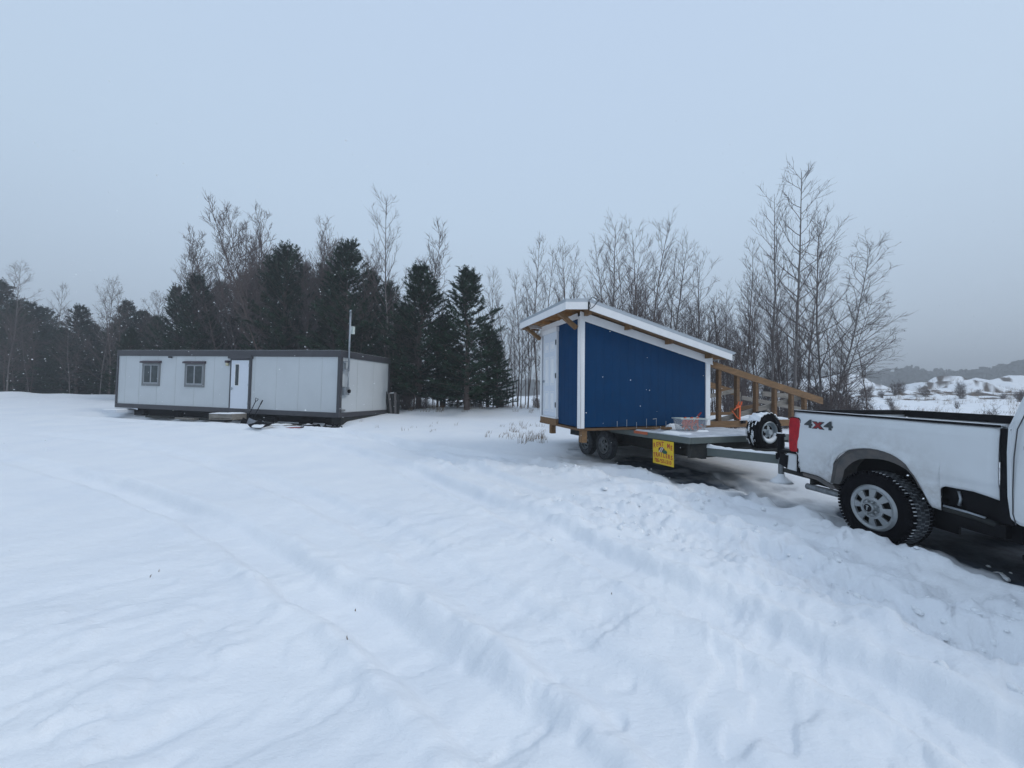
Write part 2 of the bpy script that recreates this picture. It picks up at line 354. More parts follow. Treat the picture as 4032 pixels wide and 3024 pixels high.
    for cx, cy, r_, h in ((52, 62, 9, 3.6), (44, 64, 6, 2.2), (73, 66, 11, 3.2), (66, 60, 6, 2.0), (80, 62, 6, 2.7), (86, 70, 10, 3.2), (58, 50, 6, 1.2), (96, 74, 12, 4), (38, 52, 8, .9)):
        d = np.hypot((X - cx) / r_, (Y - cy) / (r_ * .6)); b = sm(1 - d)
        z += b * (h * .8 + 2.4 * fbm(X / 2.6, Y / 2.2, 75, 5, .65))
    # banks at the foot of the trees
    z += 0.22 * sm((Y - 19 + 1.5 * fbm(X / 3, X * 0 + 2, 77, 2)) / 2) * sm((24 - Y) / 3) * sm((8 - np.abs(X - 1)) / 4)
    z += .35 * np.exp(-((Y - 33 - 1.5 * fbm(X / 5, X * 0, 78, 2)) / 1.2) ** 2) * sm((-18 - X) / 6) * (.4 + vn(X / 2, Y / 4, 79))
    return z
def bare_shade_mask(X, Y):
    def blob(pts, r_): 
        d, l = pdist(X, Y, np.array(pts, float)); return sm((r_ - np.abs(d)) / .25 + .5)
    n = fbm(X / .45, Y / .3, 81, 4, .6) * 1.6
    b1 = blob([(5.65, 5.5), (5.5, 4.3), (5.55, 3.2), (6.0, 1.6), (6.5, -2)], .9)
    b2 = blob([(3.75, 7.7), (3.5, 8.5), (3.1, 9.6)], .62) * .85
    b3 = blob([(4.9, 5.9), (4.6, 6.9), (3.9, 8.2), (3.0, 9.6), (2.4, 10.8)], .95) * .52  # half-strength grey: scoured ground plus trailer and shed shade painted into the snow
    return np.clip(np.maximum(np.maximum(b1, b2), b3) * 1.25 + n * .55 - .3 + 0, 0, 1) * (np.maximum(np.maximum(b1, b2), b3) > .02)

def make_ground():
    th = list(np.arange(-62, 62.01, 0.33)); th = th + list(np.arange(66, 298, 4.0)); th = np.radians(np.array(th))
    r_ = [0.25]
    while r_[-1] < 55: r_.append(r_[-1] * 1.0115 if r_[-1] > 1.1 else r_[-1] * 1.12)
    while r_[-1] < 1400: r_.append(r_[-1] * 1.05)
    r_ = np.array(r_); T, Q = np.meshgrid(th, r_); X = Q * np.sin(T); Y = Q * np.cos(T)
    Z = base(X, Y) + detail(X, Y)
    # keep the snow out of the footing of the office
    n, m_ = X.shape; V = np.stack([X, Y, Z], -1).reshape(-1, 3)
    i = np.arange(n - 1)[:, None] * m_ + np.arange(m_)[None]; j = np.arange(n - 1)[:, None] * m_ + (np.arange(m_)[None] + 1) % m_
    F = np.stack([i, j, j + m_, i + m_], -1).reshape(-1, 4)[:, ::-1]
    me = bpy.data.meshes.new('ground')
    V = np.vstack([V, [[0, 0, gz(0, 0)]]]); c = len(V) - 1
    me.from_pydata(V.tolist(), [], F.tolist() + [(k, c, (k + 1) % m_) for k in range(m_)])
    me.shade_smooth()
    a = me.attributes.new('bare', 'FLOAT', 'POINT'); bm_ = bare_shade_mask(X, Y).reshape(-1); a.data.foreach_set('value', np.append(bm_, 0).astype(np.float32))  # carries bare ground and the shade painted beneath the trailer
    dd = np.zeros(X.shape)
    for cx, cy, r1, h in ((52, 62, 9, .75), (73, 66, 9, 1.0), (66, 60, 6, .9), (58, 50, 6, .9), (38, 52, 8, .9), (81, 62, 3.5, 1.7), (45, 40, 5, .5), (31, 33, 5, .5)):
        dd = np.maximum(dd, sm(1.2 - np.hypot((X - cx) / r1, (Y - cy) / (r1 * .6))) * h)
    dd = np.maximum(dd, .55 * sm((Y - 24) / 12) * sm((X - 16) / 10) * sm((110 - Y) / 30))
    dd = np.clip((fbm(X / 1.6, Y / .9, 91, 5, .65) * 5 + .12) * dd * 1.8, 0, 1)
    b = me.attributes.new('debris', 'FLOAT', 'POINT'); b.data.foreach_set('value', np.append(dd.reshape(-1), 0).astype(np.float32))
    o = bpy.data.objects.new('ground', me); COL.objects.link(o); tag(o, kind='structure')
    m = bpy.data.materials.new('snow_ground'); m.use_nodes = True; nn = m.node_tree; p = nn.nodes['Principled BSDF']; me.materials.append(m)
    p.inputs['Roughness'].default_value = .8; p.inputs['Specular IOR Level'].default_value = .25
    t = nn.nodes.new('ShaderNodeTexCoord')
    def noise(sc, det, rg=.6, mpx=None):
        k = nn.nodes.new('ShaderNodeTexNoise'); k.inputs['Scale'].default_value = sc; k.inputs['Detail'].default_value = det; k.inputs['Roughness'].default_value = rg
        if mpx:
            mp = nn.nodes.new('ShaderNodeMapping'); mp.inputs['Scale'].default_value = mpx; nn.links.new(t.outputs['Object'], mp.inputs[0]); nn.links.new(mp.outputs[0], k.inputs['Vector'])
        else: nn.links.new(t.outputs['Object'], k.inputs['Vector'])
        return k.outputs['Fac']
    n1 = noise(.9, 6); r1 = nn.nodes.new('ShaderNodeValToRGB'); nn.links.new(n1, r1.inputs[0])
    r1.color_ramp.elements[0].position = .3; r1.color_ramp.elements[0].color = (.80, .83, .87, 1); r1.color_ramp.elements[1].position = .7; r1.color_ramp.elements[1].color = (.88, .895, .91, 1)
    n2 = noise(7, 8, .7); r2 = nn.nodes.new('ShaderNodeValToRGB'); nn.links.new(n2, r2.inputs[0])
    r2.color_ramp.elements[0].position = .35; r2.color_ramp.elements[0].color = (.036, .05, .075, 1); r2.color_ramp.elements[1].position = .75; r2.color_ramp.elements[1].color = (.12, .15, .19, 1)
    def attr(nm):
        k = nn.nodes.new('ShaderNodeAttribute'); k.attribute_name = nm; return k.outputs['Fac']
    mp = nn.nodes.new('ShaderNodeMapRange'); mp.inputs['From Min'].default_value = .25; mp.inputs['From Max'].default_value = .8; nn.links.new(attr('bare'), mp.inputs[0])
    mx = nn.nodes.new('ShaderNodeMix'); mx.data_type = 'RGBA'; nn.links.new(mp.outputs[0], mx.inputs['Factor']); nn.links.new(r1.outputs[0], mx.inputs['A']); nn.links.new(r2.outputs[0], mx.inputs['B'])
    mp2 = nn.nodes.new('ShaderNodeMapRange'); mp2.inputs['From Min'].default_value = .2; mp2.inputs['From Max'].default_value = .55; nn.links.new(attr('debris'), mp2.inputs[0])
    mx2 = nn.nodes.new('ShaderNodeMix'); mx2.data_type = 'RGBA'; nn.links.new(mp2.outputs[0], mx2.inputs['Factor']); nn.links.new(mx.outputs['Result'], mx2.inputs['A']); mx2.inputs['B'].default_value = (.09, .07, .06, 1)
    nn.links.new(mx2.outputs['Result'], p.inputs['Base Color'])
    b1 = nn.nodes.new('ShaderNodeBump'); b1.inputs['Strength'].default_value = .6; b1.inputs['Distance'].default_value = .04; nn.links.new(noise(5, 9, .62, (1.0, 1.7, 1)), b1.inputs['Height'])
    b2 = nn.nodes.new('ShaderNodeBump'); b2.inputs['Strength'].default_value = .12; b2.inputs['Distance'].default_value = .01; nn.links.new(noise(70, 4), b2.inputs['Height']); nn.links.new(b1.outputs[0], b2.inputs['Normal'])
    nn.links.new(b2.outputs[0], p.inputs['Normal'])
    return o
make_ground()
def gs(x, y):  # surface height incl. relief
    X = np.array([float(x)]); Y = np.array([float(y)]); return float((base(X, Y) + detail(X, Y))[0])

# a small heap of snow: used on decks, boards, tyres
def snow_patch(x0, x1, y0, y1, z, h, n=14, seed=0, edge=.06):
    b = MB(); rs = random.Random(seed); xs = np.linspace(x0, x1, n); ys = np.linspace(y0, y1, n)
    X, Y = np.meshgrid(xs, ys); e_ = np.minimum(np.minimum(X - x0, x1 - X), np.minimum(Y - y0, y1 - Y))
    Z = z + h * sm(e_ / edge) * (.75 + 1.3 * fbm(X / .22 + seed, Y / .22, seed, 3)) - .002
    o = [(float(X[i, j]), float(Y[i, j]), float(Z[i, j])) for i in range(n) for j in range(n)]
    b.add(o, [(i * n + j, i * n + j + 1, (i + 1) * n + j + 1, (i + 1) * n + j) for i in range(n - 1) for j in range(n - 1)])
    b.box(x0 + .002, x1 - .002, y0 + .002, y1 - .002, z - .012, z - .003)
    return b

# ---------------------------------------------------------------- portable office
OM = frm((0.97201749, -0.23399518, -0.02069428), (0.23435588, 0.9721188, 0.00789637), (0.01826958, -0.01252524, 0.99975464), (-7.0604, 15.998, 0.743))
def office():
    t = empty('portable_office', OM, 'long pale grey portable office with charcoal trim before the pines', 'building')
    L = -12.42; W = 3.75; H = 2.75
    MB().box(L + .03, -.03, .03, W - .03, .1, H - .06).build('wall', m_panel, t, bevel=.01)
    b = MB(); b.box(L - .02, .02, -.02, W + .02, 2.49, H).box(L, 0, 0, W, H, H + .015); b.build('fascia', m_char, t, bevel=.008)
    MB().box(L - .02, .02, -.02, W + .02, 0, .2).build('base_trim', m_char, t, bevel=.008)
    MB().box(L + .1, -.1, .1, W - .1, H + .018, H + .032).build('roof_snow', m_snow, t)
    for x0, x1, y0, y1 in ((-.12, .018, -.018, .13), (-.1, .018, W - .1, W + .018), (L - .018, L + .07, -.018, .07)):
        MB().box(x0, x1, y0, y1, .2, 2.49).build('corner_trim', m_char, t)
    for x in (-.9, -2.03, -3.16, -4.3, -6.53, -7.65, -8.77, -9.89, -11.0, -11.9): MB().box(x - .004, x + .004, .025, .0299, .2, 2.49).build('panel_seam', m_seam, t)
    for y in (1.18, 2.4): MB().box(-.0299, -.025, y - .004, y + .004, .2, 2.49).build('panel_seam', m_seam, t)
    for x0, x1 in ((-10.8, -9.7), (-8.2, -7.06)):
        wn = MB(); z0, z1 = 1.08, 2.14
        wn.box(x0, x1, -.01, .029, z0, z0 + .11).box(x0, x1, -.01, .029, z1 - .06, z1).box(x0, x0 + .09, -.01, .029, z0 + .11, z1 - .06).box(x1 - .1, x1, -.01, .029, z0 + .11, z1 - .06)
        wo = wn.build('window', m_greyfr, t, bevel=.004)
        a, c = x0 + .09, x1 - .1; f = MB(); yb = -.004
        f.box(a, c, yb, .029, z0 + .11, z0 + .17).box(a, c, yb, .029, z1 - .1, z1 - .06).box(a, a + .035, yb, .029, z0 + .17, z1 - .1).box(c - .035, c, yb, .029, z0 + .17, z1 - .1)
        mid = (a + c) / 2; f.box(mid - .03, mid + .03, yb - .004, .029, z0 + .17, z1 - .1)
        f.build('sash', m_whitefr, wo)
        g_ = MB(); g_.box(a + .035, mid - .03, .01, .028, z0 + .17, z1 - .1).box(mid + .03, c - .035, .01, .028, z0 + .17, z1 - .1); g_.build('pane', m_glass, wo)
        aw = MB(); aw.prism([(.028, z1 + .13), (-.10, z1 + .09), (-.10, z1 + .015), (.028, z1 + .015)], 'x', x0 - .04, x1 + .05); aw.build('awning', m_char2, wo)
    # door
    f = MB(); f.box(-5.6, -5.54, -.02, .03, .2, 2.38).box(-4.58, -4.46, -.02, .03, .2, 2.38).box(-5.54, -4.58, -.02, .03, 2.32, 2.38)
    df = f.build('door_frame', m_char, t)
    MB().box(-5.66, -4.4, -.10, .03, 2.385, 2.53).build('door_awning', m_char, t, bevel=.006)
    d = MB().box(-5.538, -4.582, -.012, .028, .17, 2.318).build('door', m_door, t, bevel=.004)
    MB().box(-5.34, -5.08, -.016, .0, 1.18, 2.17).build('window_trim', m_white, d)
    MB().box(-5.3, -5.12, -.019, -.01, 1.215, 2.13).build('pane', m_glass, d)
    h = MB(); h.tube([(-5.48, -.012, 1.06), (-5.48, -.06, 1.06), (-5.36, -.06, 1.06)], .014, 8); h.box(-5.5, -5.45, -.022, -.01, 1.0, 1.13); h.build('handle', m_metal, d)
    for z in (.45, 1.25, 2.1): MB().box(-4.6, -4.56, -.026, -.02, z - .06, z + .06).build('hinge', m_metal, d)
    c = MB(); c.box(-9.09, -8.98, -.10, .0, 2.40, 2.47).tube([(-9.03, -.09, 2.43), (-9.03, -.13, 2.42)], .028, 10); c.build('camera', m_black, t)
    l = MB(); l.box(-5.81, -5.66, -.11, .025, 2.20, 2.30); lo = l.build('wall_lamp', m_char2, t, bevel=.006)
    g_ = MB(); g_.lathe([(.0, 0), (.05, .005), (.062, .05), (.06, .13), (.05, .14)], 14, fn=None)
    g_.v = [(-5.735 + x, -.05 + z, 2.06 + y) for x, y, z in g_.v]; g_.build('lamp_glass', m_lampg, lo, smooth=True)
    # service mast, meter and conduit on the end wall
    ms = MB(); ms.tube([(.14, .34, 1.95), (.14, .33, 3.0), (.16, .31, 4.38)], .038, 12); ms.tube([(.14, .34, 1.28), (.14, .34, 1.96)], .026, 10)
    ms.tube([(.16, .31, 4.38), (.17, .29, 4.45), (.2, .24, 4.40)], .042, 10)
    mo = ms.build('service_mast', m_metal, t, smooth=True)
    MB().box(.12, .22, .42, .56, 3.5, 3.82).build('antenna_box', m_boxw, mo, bevel=.01)
    br = MB(); br.box(.0, .16, .12, .3, 2.3, 2.33).box(.0, .16, .12, .3, 1.98, 2.01).box(.0, .03, .12, .3, 2.0, 2.3).tube([(.03, .44, 2.1), (.03, .46, 1.7)], .02, 6).tube([(.04, .46, 1.7), (.04, .42, 1.28)], .012, 6).tube([(.03, .52, 2.72), (.03, .54, 2.3)], .012, 6)
    br.build('bracket', m_metal, t)
    mb = MB(); mb.box(0, .14, .14, .44, .93, 1.27); meter = mb.build('meter_box', m_metal, t, bevel=.01)
    g_ = MB(); g_.lathe([(0, 0), (.075, 0), (.075, .06), (0, .065)], 18); g_.v = [(.14 + y, .38 + x, 1.09 + z) for x, y, z in g_.v]; g_.build('meter_dial', m_black, meter)
    MB().tube([(.03, .13, 1.2), (.02, .10, 1.0), (.02, .11, .4), (.02, .12, .22)], .009, 6).build('cable', m_greyfr, t)
    MB().box(0, .03, .14, .36, .25, .33).build('outlet_box', m_greyfr, t)
    # skids and supports beneath
    s = MB()
    s.box(L + .9, -.2, .35, .6, -.32, -.005).box(L + .9, -.2, W - .6, W - .35, -.32, -.005)
    for x in (-11.2, -9, -7, -5.2, -3.6, -1.8, -.5): s.box(x - .3, x + .3, .2, W - .2, -.34, -.1)
    s.build('skid', m_black, t)
    s = MB(); s.box(-.45, .0, .15, W - .25, -.3, -.02); s.build('end_skid', m_dsteel, t)
    for x, l_, a in ((-10.4, 1.5, .0), (-8.6, 1.1, -.03), (-7.2, 1.5, .01), (-3.2, 1.4, -.05)): MB().box(x, x + l_, -.05, .3, -.40, -.30 + a).build('blocking', m_dsteel if l_ > 1.3 else m_woodg, t)
office()
def O2W(x, y, z): return OM @ Vector((x, y, z))
def place_z(p, dz=0): return Vector((p.x, p.y, gs(p.x, p.y) + dz))

def shovel(x, lean, flip, label, dh):
    p = place_z(O2W(x, -.42, 0)); t = empty('snow_shovel', Matrix.Translation(p) @ Matrix.Rotation(-.235, 4, 'Z') @ Matrix.Rotation(lean, 4, 'Y') @ Matrix.Rotation(-.22, 4, 'X'), label, 'shovel', 'shovels leaning by the office door')
    MB().tube([(0, 0, .25), (0, 0, 1.15)], .016, 8).build('shaft', m_black, t)
    b = MB()
    if dh: b.tube([(0, 0, 1.13), (-.06, 0, 1.2), (-.07, 0, 1.27), (.07, 0, 1.27), (.06, 0, 1.2), (0, 0, 1.13)], .014, 6)
    else: b.tube([(0, 0, 1.0), (0, 0, 1.2)], .024, 8)
    b.build('grip', m_black, t)
    bl = MB(); n = 7; vs = []
    for i in range(n):
        for j in range(5):
            u_ = -1 + 2 * i / (n - 1); z = -.05 + .38 * j / 4
            vs.append((u_ * .19, -.05 + .06 * u_ * u_ - .03 * math.sin(j / 4 * 2), z))
    bl.add(vs, [(i * 5 + j, (i + 1) * 5 + j, (i + 1) * 5 + j + 1, i * 5 + j + 1) for i in range(n - 1) for j in range(4)])
    bl.build('blade', m_black if dh else m_concr, t, solid=.006)
shovel(-4.33, .32, 0, 'black snow shovel with a D grip leaning right of the office door', True)
shovel(-4.02, .34, 0, 'long straight handled snow shovel, right one leaning by the door', False)
def step():
    p = place_z(O2W(-5.1, -.45, 0), 0); t = empty('wooden_step', Matrix.Translation((p.x, p.y, .72)) @ Matrix.Rotation(-.235, 4, 'Z'), 'low snow topped wooden pallet step below the white office door', 'step')
    b = MB(); b.box(-.6, .6, -.35, .35, .09, .13).box(-.6, .6, -.35, .35, -.12, -.08); b.build('board', m_woodg, t)
    b = MB()
    for x in (-.6, -.05, .5): b.box(x, x + .1, -.34, .34, -.08, .09)
    b.box(-.6, .6, -.352, -.34, -.06, .085); b.build('block', m_woodg, t)
    snow_patch(-.6, .6, -.36, .35, .132, .04, 12, 3).build('snow_cap', m_snow, t, smooth=True)
step()
def tyre_lying(p, label, rad=.36):
    t = empty('old_tyre', p, label, 'tyre')
    b = MB(); b.lathe([(rad * .6, .02), (rad * .75, 0), (rad * .95, .02), (rad, .08), (rad, .14), (rad * .95, .2), (rad * .75, .22), (rad * .6, .2), (rad * .6, .02)], 28)
    b.v = [(x, z, y) for x, y, z in b.v]; b.build('tyre', m_rubber, t, smooth=True)
    b = snow_patch(-rad, rad, -rad, rad, 0, .12, 16, 9, rad * .7); b.v = [(x, y, .15 + (z if z > 0 else z)) for x, y, z in b.v if True]; b.f = [f for f in b.f if all(math.hypot(b.v[i][0], b.v[i][1]) < rad for i in f)]
    b.build('snow_cap', m_snow, t, smooth=True)
tyre_lying(place_z(O2W(-.95, -.45, 0), -.02), 'dark tyre capped with snow beside the right corner of the office')
def junk():
    p = place_z(O2W(-.15, -.35, 0)); t = empty('scrap_heap', p, 'dark heap of scrap straps under the near corner of the office', 'scrap')
    rs = random.Random(4); b = MB()
    for i in range(9):
        a = rs.uniform(0, 6.3); x, y = rs.uniform(-.35, .35), rs.uniform(-.15, .2)
        b.tube([(x, y, .02), (x + .2 * math.cos(a), y + .2 * math.sin(a), .13 + rs.uniform(0, .1)), (x + .4 * math.cos(a), y + .2 * math.sin(a), .04)], .025, 6)
    b.build('strap', m_black, t, smooth=True)
    b = MB(); b.box(-.2, .3, -.1, .25, 0, .13); b.build('block', m_dsteel, t)
    p = place_z(O2W(-2.45, -.4, 0)); t = empty('wooden_pallet', Matrix.Translation(p) @ Matrix.Rotation(-.2, 4, 'Z'), 'snow dusted brown pallet lying between the shovels and the tyre', 'pallet')
    b = MB(); 
    for y in (-.3, -.1, .1, .3): b.box(-.55, .5, y - .06, y + .06, .08, .11)
    b.box(-.55, .5, -.36, .36, 0, .02); b.build('slat', m_woodg, t)
    b = MB()
    for x in (-.55, -.05, .42): b.box(x, x + .08, -.35, .35, .02, .08)
    b.build('block', m_woodd, t)
    snow_patch(-.5, .3, -.3, .36, .112, .05, 12, 6).build('snow_cap', m_snow, t, smooth=True)
    p = place_z(Vector((-9.1, 14.4, 0))); t = empty('snow_scoop', Matrix.Translation(p) @ Matrix.Rotation(-.3, 4, 'Z'), 'dark snow scoop half buried in the snow before the office', 'scoop')
    b = MB(); vs = []
    for i in range(9):
        for j in range(5):
            u_ = i / 8; v = j / 4; vs.append((-.4 + .8 * u_, -.3 + .5 * v, .02 + .12 * (2 * u_ - 1) ** 4 + .16 * v ** 2))
    b.add(vs, [(i * 5 + j, (i + 1) * 5 + j, (i + 1) * 5 + j + 1, i * 5 + j + 1) for i in range(8) for j in range(4)]); b.build('pan', m_black, t, solid=.012)
    snow_patch(-.37, .33, -.28, .17, .03, .1, 12, 5, .1).build('snow_fill', m_snow, t, smooth=True)
    p = place_z(Vector((-8.45, 14.75, 0)), .02); t = empty('red_pole', Matrix.Translation(p) @ Matrix.Rotation(.1, 4, 'Z'), 'thin red handle lying on the snow right of the buried scoop', 'handle')
    MB().tube([(-.5, 0, .02), (.1, 0, .045), (.55, 0, .07)], .022, 8).build('shaft', m_redp, t)
    MB().tube([(.5, 0, .068), (.62, 0, .075)], .032, 8).build('grip', m_black, t)
    p = place_z(O2W(.28, 3.55, 0)); t = empty('plank_stack', Matrix.Translation(p) @ Matrix.Rotation(-.23, 4, 'Z') @ Matrix.Rotation(-.08, 4, 'Y'), 'upright weathered planks leaning on the far right end of the office', 'planks')
    for i in range(5):
        b = MB(); b.box(-.17 + i * .13, -.06 + i * .13, -.03 - .02 * i, .03 - .02 * i, -.05, 1.12 - .06 * (i % 3) - .03 * i, Matrix.Rotation(.05 * i - .12, 4, 'Y')); b.build('plank', m_bark if i % 2 else m_dsteel, t)
    snow_patch(-.12, .32, -.05, .05, 1.0, .03, 8, 2, .03).build('snow_cap', m_snow, t, smooth=True)
    p = place_z(O2W(-12.1, -.15, 0), .0); t = empty('snow_covered_slab', Matrix.Translation((p.x, p.y, .82)) @ Matrix.Rotation(-.235, 4, 'Z'), 'snow covered foam slab poking out under the left end of the office', 'slab')
    MB().box(-.45, .5, -.3, .5, -.06, .08).build('slab', m_door, t, bevel=.02)
    snow_patch(-.45, .5, -.3, .5, .082, .05, 10, 8).build('snow_cap', m_snow, t, smooth=True)
junk()

# ---------------------------------------------------------------- blue shed
SM = frm((0.94994507, 0.31236318, 0.00579763), (-0.31252532, 0.94970315, 0.01979545), (6.77344048e-04, -2.06165002e-02, 9.99787228e-01), (1.4351, 8.2634, 0.9951))
def shed():
    t = empty('blue_shed', SM, 'blue wooden shed with white trim and sloping metal roof on the trailer', 'shed')
    L = 3.46; W = 2.17; sl = (1.5 - 2.28) / (3.29 - .07)
    zt = lambda x: 2.28 + sl * (x - .07)
    MB().prism([(.02, .02), (L - .02, .02), (L - .02, zt(L) + .12), (.02, zt(0) + .12)], 'y', .015, W - .015).build('wall', m_blue, t)
    # corner boards
    MB().prism([(0, 0), (.10, 0), (.10, zt(.1) + .1), (0, zt(0) + .1)], 'y', -.012, .0145).build('corner_board', m_wpaint, t)
    MB().box(-.012, .019, -.012, .10, 0, 2.38).build('corner_board', m_wpaint, t)
    MB().box(-.012, .019, W - .09, W + .012, 0, 2.38).build('corner_board', m_wpaint, t)
    MB().prism([(L - .13, .0), (L, .0), (L, zt(L) + .1), (L - .13, zt(L - .13) + .1)], 'y', -.012, .0145).build('corner_board', m_wpaint, t)
    MB().box(L - .019, L + .012, 0, .1, 0, 1.5).build('corner_board', m_wpaint, t)
    fr = MB(); fr.prism([(-.02, zt(-.02)), (L + .05, zt(L + .05)), (L + .05, zt(L + .05) + .17), (-.02, zt(-.02) + .17)], 'y', -.03, -.0125)
    fr.prism([(-.02, zt(-.02) - .012), (L + .05, zt(L + .05) - .012), (L + .05, zt(L + .05) + .02), (-.02, zt(-.02) + .02)], 'y', -.042, -.0305)
    fr.build('frieze_board', m_wpaint, t)
    MB().box(-.03, -.0125, .10, W - .09, 2.33, 2.45).build('frieze_board', m_wpaint, t)
    # roof: deck + soffit + fascia + metal
    rs = (1.70 - 2.67) / 3.92; zr = lambda x: 2.67 + rs * x
    y0, y1 = -.3, 2.42; xe = 3.80
    MB().prism([(0, zr(0) - .14), (xe - .02, zr(xe) - .14), (xe - .02, zr(xe) - .03), (0, zr(0) - .03)], 'y', y0 + .022, y1 - .022).build('roof_deck', m_osb, t)
    rf = MB(); rf.prism([(-.0, zr(0) - .0), (xe + .1, zr(xe + .1) - .0), (xe + .1, zr(xe + .1) + .014), (-.0, zr(0) + .014)], 'y', y0 - .03, y1 + .03)
    rf.prism([(-.5, 2.62), (0, 2.67), (0, 2.684), (-.5, 2.634)], 'y', y0 - .03, y1 + .03)
    for k in range(12):
        y = y0 + .1 + k * .22
        rf.prism([(0, zr(0) + .014), (xe + .1, zr(xe + .1) + .014), (xe + .1, zr(xe + .1) + .032), (0, zr(0) + .032)], 'y', y, y + .02)
    rf.prism([(0, zr(0) - .055), (xe + .02, zr(xe + .02) - .055), (xe + .1, zr(xe + .1) - .002), (0, zr(0) - .002)], 'y', y0 - .027, y0 - .0225)
    rf.prism([(-.5, 2.575), (-.01, 2.61), (-.01, 2.668), (-.5, 2.618)], 'y', y0 - .027, y0 - .0225)
    rf.box(-.507, -.5025, y0 - .03, y1 + .03, 2.575, 2.634)
    rf.build('metal_roof', m_roofm, t)
    fa = MB(); fa.prism([(.03, zr(.03) - .215), (xe, zr(xe) - .2), (xe, zr(xe) - .002), (.03, zr(.03) - .002)], 'y', y0 - .022, y0)
    fa.prism([(0, zr(0) - .2), (xe, zr(xe) - .2), (xe, zr(xe) - .002), (0, zr(0) - .002)], 'y', y1, y1 + .022)
    fa.box(xe - .0, xe + .02, y0, y1, zr(xe) - .16, zr(xe) - .012)
    fa.build('fascia', m_wpaint, t)
    ff = MB(); ff.prism([(-.48, 2.425), (-.0, 2.46), (-.0, 2.667), (-.48, 2.617)], 'y', y0 - .022, y0)
    ff.prism([(-.48, 2.425), (-.0, 2.46), (-.0, 2.667), (-.48, 2.617)], 'y', y1, y1 + .022)
    ff.box(-.502, -.48, y0 - .022, y1 + .022, 2.425, 2.617); ff.build('front_fascia', m_wpaint, t)
    so_ = MB(); so_.prism([(-.479, 2.52), (.0, 2.55), (.0, 2.64), (-.479, 2.60)], 'y', y0 + .001, y1 - .001)
    for y in (.35, .95, 1.55): so_.box(-.478, .0, y, y + .04, 2.44, 2.52)
    so_.build('soffit', m_osb, t)
    for x in (.06, 1.05, 2.12, 3.26):
        MB().prism([(x, zr(x) - .28), (x + .07, zr(x) - .28), (x + .09, zr(x + .09) - .14), (x, zr(x) - .14)], 'y', -.24, -.0425).build('lookout', m_wood, t)
    MB().prism([(0.1, zr(.1) - .17), (xe - .05, zr(xe) - .17), (xe - .05, zr(xe) - .14), (0.1, zr(.1) - .14)], 'y', -.2, -.05).build('purlin', m_wood, t)
    for y in (.13, W - .0):
        MB().beam((-.44, y, 2.44), (-.03, y, 2.14), .085, .085).build('bracket', m_wood, t)
    MB().box(-.48, -.02, W + .1, W + .14, 2.38, 2.42).build('lookout', m_wood, t)
    # solar wire at the ridge corner
    w_ = MB(); w_.tube([(.02, -.335, 2.62), (.03, -.36, 2.52), (.0, -.34, 2.44)], .007, 5).tube([(.0, -.33, 2.44), (.12, -.34, 2.52), (.2, -.34, 2.62), (.24, -.33, 2.67)], .007, 5).tube([(.02, -.33, 2.64), (.1, -.32, 2.72), (.2, -.33, 2.68)], .008, 5)
    w_.build('wire', m_black, t)
    MB().box(-.005, .028, -.324, -.305, 2.47, 2.66).build('fascia_joint', m_black, t)
    # door
    d = MB().box(-.03, .0195, 1.16, 1.90, .16, 2.2).build('door', m_door, t, bevel=.004)
    pn = MB()
    for y0_, y1_ in ((1.24, 1.48), (1.58, 1.82)):
        for z0, z1 in ((.28, .78), (.92, 1.62), (1.75, 1.98)):
            pn.box(-.036, -.03, y0_, y1_, z0, z0 + .02).box(-.036, -.03, y0_, y1_, z1 - .02, z1).box(-.036, -.03, y0_, y0_ + .02, z0 + .02, z1 - .02).box(-.036, -.03, y1_ - .02, y1_, z0 + .02, z1 - .02)
            pn.box(-.035, -.03, y0_ + .05, y1_ - .05, z0 + .05, z1 - .05)
    pn.build('panel_moulding', m_wpaint, d)
    MB().tube([(-.03, 1.85, 1.02), (-.09, 1.85, 1.02)], .028, 12).build('door_knob', m_metal, d)
    for z in (.45, 1.15, 1.95): MB().box(-.042, -.036, 1.13, 1.19, z - .06, z + .06).build('hinge', m_badge, d)
    f = MB(); f.box(-.035, .0195, 1.12, 1.155, .12, 2.2).box(-.035, .0195, 1.905, 1.93, .12, 2.2).box(-.05, .0195, 1.1, 1.97, 2.205, 2.32); f.build('door_trim', m_wpaint, t)
    MB().box(-.07, .0195, 1.1, 1.97, .125, .155).build('sill', m_wpaint, t)
    MB().box(-.05, .018, 1.1, 2.06, -.03, .12).build('step_board', m_wood, t)
    MB().box(-.02, L, -.01, W, -.05, -.002).build('floor_joist', m_woodd, t)
    MB().box(.05, .17, .0, .12, -.30, -.055).build('post', m_wood, t)
    MB().box(-.02, .10, 1.42, 1.54, -.26, -.055).build('post', m_wood, t)
    # open timber frame continuing the roof slope beyond the low wall
    zr2 = lambda x, d=0: 1.47 - .233 * (x - 3.53) + d
    MB().prism([(L + .02, zr2(L) - .075), (7.4, zr2(7.4) - .09), (7.4, zr2(7.4) + .09), (L + .02, zr2(L) + .075)], 'y', .06, .10).build('top_rail', m_wood, t)
    MB().box(L + .02, 7.1, .06, .10, -.075, .085).build('bottom_rail', m_wood, t)
    for x in (3.8, 4.38, 5.0, 5.64, 6.24, 6.72): MB().prism([(x, .087), (x + .09, .087), (x + .09, zr2(x) - .07), (x, zr2(x) - .07)], 'y', .075, .165).build('post', m_woodd, t)
    MB().prism([(L + .02, zr2(L) - .075), (6.62, zr2(6.62) - .09), (6.5, zr2(6.5) + .09), (L + .02, zr2(L) + .075)], 'y', 2.07, 2.11).build('top_rail', m_wood, t)
    MB().box(L + .02, 8.0, 2.07, 2.11, .02, .16).build('bottom_rail', m_wood, t)
